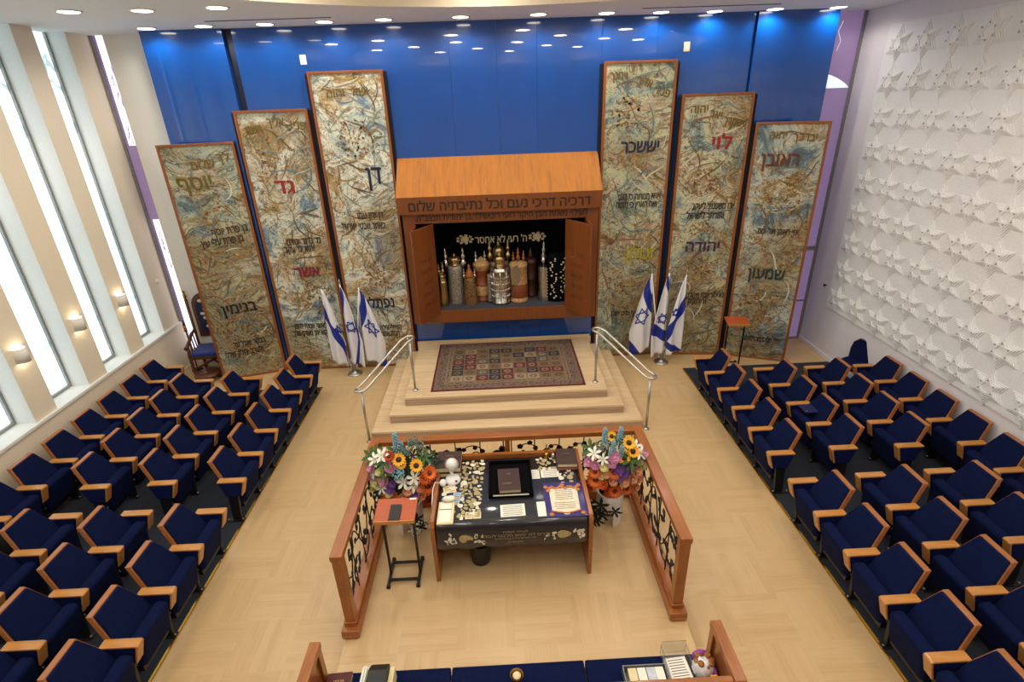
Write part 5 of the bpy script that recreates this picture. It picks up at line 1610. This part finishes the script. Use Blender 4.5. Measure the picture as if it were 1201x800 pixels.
KINDS_F = ['sunflower', 'gerbera', 'rust_gerbera', 'lily', 'rose', 'peach_rose', 'cream_rose', 'violet_bloom', 'blue_spike', 'blue_head', 'grey_sprig', 'leaf_tuft', 'dark_leaf_tuft', 'white_sprig']
FME = {k: proto(k, k) for k in KINDS_F}
def arrangement(cx, cy, label, plan, side, zc):
    t = thing('flower_arrangement', (cx, cy, PZ), label, 'flowers', 'flower arrangements at the railing corners')
    # white pot with arched cut-outs near the floor
    mb = MB(); n = 48; rows = [0.0, 0.04, 0.08, 0.12, 0.16, 0.20, 0.235, 0.26, 0.30, 0.38, 0.44]
    rad = lambda z: 0.150 + 0.02 * z
    def cut(j, zmid):
        a = (j + .5) / n * 2 * PI
        for c in (-PI / 2 - 0.25, PI / 2 - 0.25, PI - 0.25, -0.25):
            d = abs((a - c + PI) % (2 * PI) - PI) * 0.155
            if zmid < 0.17 and d < 0.062: return True
            if zmid >= 0.17 and d * d + (zmid - 0.17) ** 2 < 0.062 ** 2: return True
        return False
    vs = []
    for rr_ in (0.0, -0.018):
        for z in rows:
            for j in range(n):
                a = 2 * PI * j / n
                vs.append((cx + (rad(z) + rr_) * math.cos(a), cy + (rad(z) + rr_) * math.sin(a), PZ + z))
    fs = []; K = len(rows); I = K * n
    on = {}
    for i in range(K - 1):
        for j in range(n): on[(i, j)] = not cut(j, (rows[i] + rows[i + 1]) / 2)
    for (i, j), v in on.items():
        if not v: continue
        j2 = (j + 1) % n
        a, b, c, d = i * n + j, i * n + j2, (i + 1) * n + j2, (i + 1) * n + j
        fs.append((a, b, c, d)); fs.append((I + b, I + a, I + d, I + c))
        if not on.get((i, (j - 1) % n), True): fs.append((a, d, I + d, I + a))
        if not on.get((i, j2), True): fs.append((c, b, I + b, I + c))
        if i > 0 and not on[(i - 1, j)]: fs.append((b, a, I + a, I + b))
        if i == K - 2: fs.append((d, c, I + c, I + d))
    mb.add(vs, fs, 0, False)
    mb.lathe([(0.0001, 0.41), (0.14, 0.41)], (cx, cy, PZ), 24)
    mb.build('pot', M_WHITEPL, t, label='white pot with arched openings')
    rr = random.Random(side + 40)
    C = Vector((cx, cy, zc))
    def put(kind, dx, dz, dy=None, s=1.0):
        """dx, dz: place on the face of the bouquet seen from the table side; dy: depth"""
        r2 = 1 - (dx / 0.40) ** 2 - (dz / 0.46) ** 2
        y = -0.30 * math.sqrt(max(0.0, r2)) if dy is None else dy
        o = bpy.data.objects.new(kind, FME[kind]); COL.objects.link(o); o.parent = t
        bulge = 0.05 + 0.17 * math.sqrt(max(0.0, r2))
        ax_ = Vector((-0.10 * cx, -0.76, 0.64))
        p = Vector((dx, -0.02, zc - PZ + dz)) + ax_ * bulge if dy is None else Vector((dx, y, zc - PZ + dz))
        nrm = (ax_ + Vector((dx * 1.7, 0, dz * 1.1))).normalized()
        if kind in ('blue_spike', 'grey_sprig'): nrm = Vector((dx * .5, -0.1, 1)).normalized()
        o.location = p
        q = Vector((0, 0, 1)).rotation_difference(nrm)
        o.rotation_mode = 'QUATERNION'
        o.rotation_quaternion = q @ Quaternion((0, 0, 1), rr.uniform(0, 6.28))
        s *= 1.0 if kind in ('blue_spike', 'grey_sprig', 'leaf_tuft', 'dark_leaf_tuft', 'white_sprig', 'sunflower') else (0.95 if kind == 'lily' else 1.22)
        o.scale = (s, s, s)
    for k in plan: put(*k)
    # filler leaves behind the blooms
    for k in range(16):
        a = rr.uniform(0, 2 * PI); q = math.sqrt(rr.random())
        put('leaf_tuft' if rr.random() < .6 else 'dark_leaf_tuft', 0.34 * q * math.cos(a), 0.36 * q * math.sin(a) - 0.02, -0.04, rr.uniform(.8, 1.3))
    mb = MB()
    for k in range(30):
        a = 2 * PI * k / 30; q = 0.3 * (0.4 + 0.6 * ((k * 7) % 10) / 10)
        mb.tube([(cx + 0.05 * math.cos(a), cy + 0.05 * math.sin(a), PZ + 0.40), (cx + q * .5 * math.cos(a), cy - 0.05 + q * .4 * math.sin(a), zc - 0.1), (cx + q * math.cos(a), cy - 0.08 + q * .7 * math.sin(a), zc + 0.18)], 0.004, 5)
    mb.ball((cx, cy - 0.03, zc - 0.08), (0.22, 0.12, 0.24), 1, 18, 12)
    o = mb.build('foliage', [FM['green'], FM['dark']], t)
    for v in o.data.vertices: v.co += Vector((noise.noise(v.co * 20), noise.noise(v.co * 23 + Vector((5, 0, 0))), noise.noise(v.co * 21))) * 0.03
    return t
S = 1.25
planL = [('blue_spike', -0.03, 0.30, -0.02, 1.3), ('blue_spike', 0.02, 0.22, 0.0, 1.0), ('grey_sprig', 0.12, 0.30, 0.02, 1.2), ('grey_sprig', 0.20, 0.26, 0.0, 1.3), ('grey_sprig', 0.08, 0.24, -0.06, 1.2), ('grey_sprig', 0.24, 0.14, 0.0, 1.1),
  ('sunflower', -0.02, 0.18, None, S), ('sunflower', 0.16, 0.09, None, S), ('sunflower', 0.0, 0.12, None, 1.0), ('rust_gerbera', -0.12, 0.23, None, 1.0),
  ('lily', -0.28, 0.20, None, S), ('lily', -0.20, 0.25, None, S), ('lily', 0.12, -0.08, None, S), ('lily', 0.10, -0.18, None, S), ('lily', -0.26, -0.20, None, 1.1), ('lily', 0.0, -0.13, None, S), ('lily', -0.32, 0.02, None, 1.0),
  ('rose', -0.12, 0.08, None, 1.5), ('rose', -0.21, -0.10, None, 1.4), ('rose', -0.33, 0.08, None, 1.2), ('rose', -0.34, -0.04, None, 1.1),
  ('blue_head', -0.05, -0.01, None, 1.2), ('blue_head', 0.27, 0.02, -0.05, .8),
  ('cream_rose', -0.30, -0.12, None, 1.4), ('cream_rose', -0.24, 0.02, None, 1.2), ('cream_rose', -0.36, -0.18, None, 1.2), ('cream_rose', -0.18, -0.28, None, 1.1),
  ('violet_bloom', -0.16, -0.22, None, S), ('violet_bloom', 0.09, -0.30, None, S), ('violet_bloom', -0.13, -0.15, None, 1.0),
  ('peach_rose', 0.03, -0.25, None, 1.4), ('peach_rose', 0.16, -0.22, None, 1.2), ('peach_rose', -0.04, -0.34, None, 1.2), ('peach_rose', 0.17, -0.34, None, 1.1), ('peach_rose', 0.02, -0.40, -0.1, 1.3),
  ('gerbera', -0.17, -0.32, None, 1.5), ('gerbera', 0.25, -0.20, None, 1.5), ('gerbera', 0.29, -0.02, None, 1.3), ('gerbera', 0.24, -0.08, None, 1.2), ('rust_gerbera', 0.32, -0.22, None, 1.3), ('rust_gerbera', 0.26, -0.34, -0.1, 1.2), ('rust_gerbera', -0.28, -0.40, -0.06, 1.2), ('rust_gerbera', 0.33, -0.12, None, 1.1),
  ('dark_leaf_tuft', 0.30, 0.16, 0.0, 1.3), ('dark_leaf_tuft', 0.34, 0.06, 0.02, 1.3), ('leaf_tuft', -0.18, 0.16, None, 1.2), ('leaf_tuft', -0.34, 0.24, 0, 1.2), ('leaf_tuft', -0.20, 0.02, None, 1.1), ('leaf_tuft', -0.28, 0.30, 0.0, 1.0),
  ('white_sprig', 0.10, -0.62, -0.18, 1.2), ('white_sprig', 0.16, -0.66, -0.17, 1.2), ('white_sprig', 0.06, -0.68, -0.18, 1.1), ('dark_leaf_tuft', 0.10, -0.55, -0.16, 1.0), ('dark_leaf_tuft', 0.15, -0.66, -0.17, .9)]
arrangement(-1.20, 4.98, 'colourful flower arrangement with sunflowers and orange gerberas in the left railing corner', planL, 1, 1.0)
planR = [('blue_spike', -0.10, 0.26, -0.04, 1.2), ('blue_spike', 0.06, 0.26, -0.04, 1.2), ('blue_spike', -0.03, 0.16, -0.14, 1.2), ('blue_spike', 0.05, 0.12, -0.16, 1.1), ('blue_spike', -0.06, 0.10, -0.16, 1.0),
  ('sunflower', -0.02, 0.36, 0.0, 1.0), ('sunflower', 0.16, 0.26, None, S), ('sunflower', 0.21, 0.14, None, S), ('sunflower', 0.11, 0.06, None, S),
  ('lily', 0.29, 0.12, None, S), ('lily', 0.25, 0.22, -.02, 1.2), ('lily', -0.22, 0.14, None, 1.2), ('lily', -0.12, 0.05, None, 1.0), ('grey_sprig', -0.16, 0.16, -0.1, 1.1), ('white_sprig', -0.24, 0.20, -0.05, 1.0),
  ('rose', 0.01, 0.06, None, 1.5), ('rose', -0.02, -0.01, None, 1.4), ('rose', -0.27, 0.02, None, 1.3), ('rose', -0.20, -0.03, None, 1.2), ('rose', 0.33, 0.10, None, 1.2), ('rose', 0.29, 0.02, None, 1.1), ('rose', -0.30, 0.12, 0, 1.1),
  ('gerbera', -0.19, -0.22, None, 1.6), ('gerbera', -0.12, -0.28, None, 1.2), ('gerbera', -0.20, -0.12, None, 1.1), ('gerbera', 0.01, -0.14, None, 1.2), ('gerbera', 0.04, -0.40, None, 1.3), ('gerbera', 0.18, -0.38, None, 1.1), ('rust_gerbera', -0.26, -0.30, None, 1.1), ('rust_gerbera', -0.02, -0.42, None, 1.1),
  ('violet_bloom', 0.06, -0.10, None, 1.4), ('violet_bloom', 0.15, -0.06, None, 1.3), ('violet_bloom', 0.06, -0.20, None, 1.3), ('violet_bloom', 0.13, -0.16, None, 1.2),
  ('peach_rose', 0.26, -0.14, None, 1.5), ('peach_rose', 0.22, -0.24, None, 1.4), ('peach_rose', 0.13, -0.28, None, 1.4), ('peach_rose', 0.01, -0.26, None, 1.3), ('peach_rose', 0.30, -0.24, None, 1.2), ('peach_rose', 0.27, 0.0, None, 1.3), ('peach_rose', -0.07, -0.16, None, 1.2), ('peach_rose', 0.28, -0.36, None, 1.1),
  ('cream_rose', -0.10, -0.06, None, 1.3), ('cream_rose', 0.33, -0.06, None, 1.1), ('cream_rose', -0.12, -0.18, None, 1.1),
  ('leaf_tuft', 0.18, 0.04, None, 1.3), ('leaf_tuft', 0.25, 0.06, None, 1.2), ('leaf_tuft', 0.20, -0.02, None, 1.1),
  ('dark_leaf_tuft', -0.14, -0.48, -0.16, 1.2), ('dark_leaf_tuft', -0.20, -0.58, -0.16, 1.2), ('dark_leaf_tuft', -0.18, -0.68, -0.17, 1.1), ('dark_leaf_tuft', -0.22, -0.70, -0.17, 0.9), ('dark_leaf_tuft', 0.02, -0.56, -0.19, .9), ('dark_leaf_tuft', -0.12, -0.60, -0.17, 1.1), ('dark_leaf_tuft', -0.26, -0.48, -0.12, 1.1)]
arrangement(1.22, 4.98, 'colourful flower arrangement with pale blue spikes and peach roses in the right railing corner', planR, 2, 1.0)

# ------------------------------------------------------------------ bench in the foreground
t = thing('navy_bench', (0.02, 2.66, PZ), 'long wooden bench with navy cushions at the bottom edge, behind the reading table', 'bench')
for x in (-1.60, 1.63):
    mb = MB(); mb.box(x - 0.045, x + 0.045, 2.40, 2.90, 0.94, 1.0); mb.build('end_rail', M_WOODY, t, 0.008)
    MB().box(x - 0.04, x + 0.04, 2.82, 2.89, PZ, 0.94).build('post', M_WOOD, t, 0.006)
    MB().box(x - 0.04, x + 0.04, 2.40, 2.47, PZ, 0.94).build('post', M_WOOD, t, 0.006)
    MB().box(x - 0.018, x + 0.018, 2.47, 2.82, 0.30, 0.94).build('end_panel', M_WOODY, t)
MB().box(-1.555, 1.585, 2.41, 2.46, 0.905, 0.985).build('back_rail', M_WOODX, t, 0.008)
MB().box(-1.555, 1.585, 2.42, 2.445, 0.55, 0.905).build('back_panel', M_WOODX, t)
MB().box(-1.56, 1.59, 2.46, 2.88, 0.47, 0.53).build('seat_board', M_WOODX, t, 0.004)
for a, b in ((-1.55, -0.545), (-0.535, 0.565), (0.575, 1.58)):
    MB().box(a, b, 2.465, 2.90, 0.53, 0.60).build('seat_cushion', M_NAVY, t, 0.015, seg=3)
ZB = 0.601
book('prayer_book', (-1.44, 2.72, ZB), 0.20, 0.30, 0.05, 0.05, 'maroon book lying at the left end of the navy bench', M_MAROON, title=[('תהלים', 0, 0.08, 0.08, 0.03)])
t = thing('box_file', (-1.16, 2.72, ZB), 'black speckled box file standing on the left of the navy bench', 'box file')
MB().prism([(2.58, ZB), (2.86, ZB), (2.86, ZB + 0.14), (2.76, ZB + 0.22), (2.58, ZB + 0.22)], -1.175, -1.03, lambda a, b, h: (h, a, b)).build('case', mat('black_speckled_card', (20, 20, 22), 0.5, var=0.5, scale=70), t, 0.003)
mb = MB()
for k in range(5): mb.box(-1.235 + k * 0.011, -1.228 + k * 0.011, 2.60, 2.82 + 0.006 * (k % 3), ZB, ZB + 0.17 + 0.01 * (k % 2))
mb.build('papers', M_PAPER, t)
MB().box(-1.025, -0.985, 2.70, 2.84, ZB, ZB + 0.13).build('end_board', M_CREAMPAPER, t, 0.002)
t = thing('brass_cup', (0.0, 2.70, ZB), 'small dark brass cup standing on the middle of the navy bench', 'cup')
MB().lathe([(0.035, 0), (0.038, 0.008), (0.014, 0.02), (0.012, 0.05), (0.04, 0.08), (0.055, 0.13), (0.05, 0.13), (0.035, 0.085), (0.0001, 0.075)], (0.0, 2.72, ZB), 20).build('bowl', mat('dark_brass', (120, 90, 44), 0.3, metal=1.0), t)
MB().ball((0.0, 2.72, ZB + 0.115), (0.035, 0.035, 0.012), 0, 12, 6).build('contents', M_CREAMPAPER, t)
t = thing('mesh_tray', (1.04, 2.66, ZB), 'grey wire mesh tray of leaflets on the right of the navy bench', 'tray')
M_MESH = mat('grey_mesh', (120, 122, 124), 0.5, metal=0.4, var=0.5, scale=160)
mb = MB()
mb.box(0.86, 1.21, 2.52, 2.78, ZB, ZB + 0.006)
for (a, b, c, d) in ((0.86, 0.868, 2.52, 2.78), (1.202, 1.21, 2.52, 2.78), (0.868, 1.202, 2.772, 2.78), (0.868, 1.202, 2.52, 2.528)): mb.box(a, b, c, d, ZB + 0.006, ZB + 0.075)
mb.build('basket', M_MESH, t)
for k, (a, m_) in enumerate(((0.90, M_CREAMPAPER), (0.975, M_PAPER), (1.05, mat('pale_grey_leaflet', (196, 202, 214), 0.8)), (1.12, M_PAPER))):
    l = thing('leaflet', (a + 0.035, 2.65, ZB + 0.03), ['cream leaflet at the left of the mesh tray', 'white leaflet second from left in the mesh tray', 'pale grey leaflet third from left in the mesh tray', 'white leaflet at the right end of the mesh tray'][k], 'leaflet')
    MB().box(a, a + 0.068, 2.54, 2.765, ZB + 0.007, ZB + 0.06).build('pages', m_, l, 0.002)
t = thing('acrylic_holder', (1.31, 2.76, ZB), 'clear acrylic holder with a printed sheet on the navy bench', 'sheet holder')
mb = MB(); mb.box(1.215, 1.43, 2.60, 2.92, ZB, ZB + 0.004)
for (a, b, c, d, h) in ((1.215, 1.219, 2.60, 2.92, .10), (1.426, 1.43, 2.60, 2.92, .10), (1.219, 1.426, 2.916, 2.92, .14)): mb.box(a, b, c, d, ZB + 0.004, ZB + h)
mb.build('tray', M_CLEAR, t)
s_ = sheet('paper_sheet', (1.315, 2.73, ZB + 0.045), 0.165, 0.22, 0.08, 'white printed booklet lying in the clear acrylic holder', M_PAPER, lines=9)
MB().box(-0.09, 0.09, -0.115, 0.115, -0.04, 0).build('booklet_block', M_PAPER, s_, world=False)
mb = MB()
for k in range(12): mb.tube([(-0.075 + k * 0.0135, 0.108, -0.03), (-0.075 + k * 0.0135, 0.118, -0.01), (-0.075 + k * 0.0135, 0.108, 0.006)], 0.003, 5)
mb.build('spiral_binding', M_BLACK, s_, world=False)
t = thing('gift_bag', (1.53, 2.74, ZB), 'violet and white floral wrapped bundle at the right end of the navy bench', 'bundle')
M_VP = mat('violet_wrap', (150, 64, 160), 0.5); M_YEL = mat('yellow_tag', (232, 178, 30), 0.6)
mb = MB(); mb.ball((1.50, 2.72, ZB + 0.085), (0.085, 0.085, 0.085), 0, 18, 12)
o = mb.build('wrapping', mat('white_cellophane', (226, 222, 226), 0.25, var=0.12, scale=24), t)
for v in o.data.vertices: v.co += v.co.normalized() * 0.02 * noise.noise(v.co * 40)
mb = MB()
for k in range(8):
    a = 2 * PI * k / 8; mb.ball((1.51 + 0.055 * math.cos(a), 2.74 + 0.05 * math.sin(a), ZB + 0.14 + 0.015 * (k % 2)), (0.03, 0.03, 0.02), 0, 8, 6)
mb.build('gold_filling', mat('gold_brown_filling', (150, 96, 40), 0.6, var=0.3, scale=60), t)
mb = MB(); mb.ball((1.50, 2.80, ZB + 0.12), (0.07, 0.03, 0.06), 0, 12, 8); mb.ball((1.575, 2.68, ZB + 0.07), (0.02, 0.06, 0.06), 0, 12, 8); mb.build('violet_wrap', M_VP, t, label='violet wrapping paper')
MB().box(1.52, 1.575, 2.615, 2.63, ZB + 0.03, ZB + 0.13).build('yellow_tag', M_YEL, t, 0.003, label='yellow tag')

# ------------------------------------------------------------------ carved throne chair by the window
t = thing('throne_chair', (0, 0, 0), 'carved dark wooden throne chair with blue seat in the left corner', 'chair')
M_SEATB = mat('royal_blue_seat', (16, 42, 128), 0.8, sheen=0.3)
W2 = 0.30
for sx in (-1, 1):
    for fy in (-1, 1):
        x, y = sx * W2, fy * 0.26
        mb = MB()
        top = 0.66 if fy < 0 else 1.50
        mb.lathe([(0.03, 0.0), (0.034, 0.05), (0.022, 0.10), (0.03, 0.2), (0.032, 0.40), (0.034, 0.5), (0.022, 0.58), (0.028, top)], (x, y, 0), 12)
        mb.build('leg', M_DARKWOOD, t, world=False)
    MB().tube([(sx * W2, 0.26, 0.86), (sx * (W2 + .02), 0.10, 0.82), (sx * (W2 + .03), -0.10, 0.70), (sx * (W2 + .01), -0.30, 0.67)], [0.028, 0.03, 0.034, 0.036], 10).build('armrest', M_DARKWOOD, t, world=False)
    mb = MB()
    for k in range(4):
        y = -0.18 + 0.11 * k; mb.tube([(sx * W2, y, 0.50), (sx * (W2 + .015), y, 0.70 + 0.035 * k)], 0.014, 8)
    mb.build('spindles', M_DARKWOOD, t, world=False)
    mb = MB(); mb.lathe([(0.03, 0), (0.015, 0.02), (0.034, 0.06), (0.03, 0.09), (0.012, 0.12), (0.026, 0.15), (0.0001, 0.20)], (sx * W2, 0.26, 1.50), 14); mb.build('finial', M_BRASS, t, world=False)
MB().box(-0.31, 0.31, -0.29, 0.28, 0.42, 0.47).build('seat_frame', M_DARKWOOD, t, 0.006, world=False)
MB().box(-0.29, 0.29, -0.28, 0.24, 0.47, 0.55).build('seat_cushion', M_SEATB, t, 0.025, world=False, seg=3)
pts = [(-0.22, 0.70)] + [(-0.22 + 0.0 + 0.22 * (1 - math.cos(PI * k / 12)), 1.35 + 0.26 * math.sin(PI * k / 12)) for k in range(13)] + [(0.22, 0.70)]
MB().prism(pts, 0.235, 0.285, lambda a, b, h: (a, h, b)).build('backrest', M_DARKWOOD, t, 0.006, world=False)
pin = [(p[0] * 0.72, 1.08 + (p[1] - 1.08) * 0.8) for p in pts]
MB().prism(pin, 0.222, 0.24, lambda a, b, h: (a, h, b)).build('back_pad', mat('dark_blue_pad', (24, 34, 70), 0.7), t, 0.008, world=False)
mb = MB()
for k in range(7): mb.ball((0.05 * math.sin(k * 1.7), 0.218, 0.92 + 0.09 * k), (0.05, 0.01, 0.035), 0, 8, 5)
mb.build('embroidery', M_EMBW, t, world=False)
mb = MB(); mb.lathe([(0.23, 0.0), (0.23, 0.03), (0.21, 0.045), (0.0001, 0.045)], (-0.02, -0.36, 0.13), 28); mb.build('footrest', M_DARKWOOD, t, world=False)
for a in (0.6, 2.5, 4.2, 5.4):
    MB().box(0.15 * math.cos(a) - 0.02, 0.15 * math.cos(a) + 0.02, -0.34 + 0.15 * math.sin(a) - 0.02, -0.34 + 0.15 * math.sin(a) + 0.02, 0, 0.13).build('footrest_leg', M_DARKWOOD, t, world=False)
mb = MB(); mb.tube([(-W2, -0.26, 0.2), (W2, 0.26, 0.34)], 0.02, 8); mb.tube([(W2, -0.26, 0.2), (-W2, 0.26, 0.34)], 0.02, 8); mb.build('cross_brace', M_DARKWOOD, t, world=False)
t.location = (-5.86, 9.82, 0); t.rotation_euler = (0, 0, 0.12)
k = thing('candle_lamp', (-6.30, 9.92, 0), 'slim black floor candlestick beside the throne chair', 'candlestick')
mb = MB(); mb.lathe([(0.11, 0), (0.11, 0.015), (0.02, 0.04), (0.013, 0.06), (0.013, 0.86), (0.04, 0.88), (0.0001, 0.89)], (-6.30, 9.92, 0), 16); mb.build('stand', M_BLACK, k)
MB().tube([(-6.30, 9.92, 0.88), (-6.30, 9.92, 1.0)], 0.028, 12).build('candle', mat('amber_wax', (196, 120, 40), 0.5), k)
MB().tube([(-6.30, 9.92, 1.0), (-6.30, 9.92, 1.10)], [0.024, 0.012], 10).build('snuffer', M_BLACK, k)

# stacking chair and folded bag on the right
t = thing('stacking_chair', (6.12, 8.06, 0), 'dark fabric stacking chair with steel frame by the star wall', 'chair', None, 2.0)
a = [(-0.20, 0.40), (-0.225, 0.62), (-0.21, 0.74), (-0.13, 0.82), (0.13, 0.82), (0.21, 0.74), (0.225, 0.62), (0.20, 0.40)]
MB().prism(a, 0.0, 0.045, lambda p, q, h: (p, -0.20 - h - (q - 0.4) * 0.22, q)).build('backrest', M_NAVY, t, 0.008, world=False)
pts_ = [(p, -0.222 - (q - 0.4) * 0.22, q) for p, q in a]
MB().tube(pts_, 0.014, 8).build('back_frame', mat('bronze_tube', (120, 92, 60), 0.4, metal=0.7), t, world=False)
MB().box(-0.22, 0.22, -0.20, 0.22, 0.42, 0.48).build('seat', M_NAVY, t, 0.02, world=False, seg=3)
for sx in (-1, 1):
    MB().tube([(sx * 0.21, 0.22, 0.0), (sx * 0.21, 0.18, 0.42)], 0.012, 8).build('leg', M_BLACK, t, world=False)
    MB().tube([(sx * 0.21, -0.28, 0.0), (sx * 0.21, -0.19, 0.42)], 0.012, 8).build('leg', M_BLACK, t, world=False)
t = thing('folded_bag', (4.30, 6.38, 0.664), 'dark royal blue velvet bag lying across an armrest on the star wall side', 'bag')
mb = MB(); mb.box(4.28, 4.58, 6.28, 6.50, 0.665, 0.69)
o = mb.build('bag_body', mat('royal_blue_velvet', (8, 16, 74), 0.85), t, 0.012, seg=3)
MB().box(4.29, 4.32, 6.29, 6.31, 0.69, 0.70).build('zip_tag', M_SILVER, t)
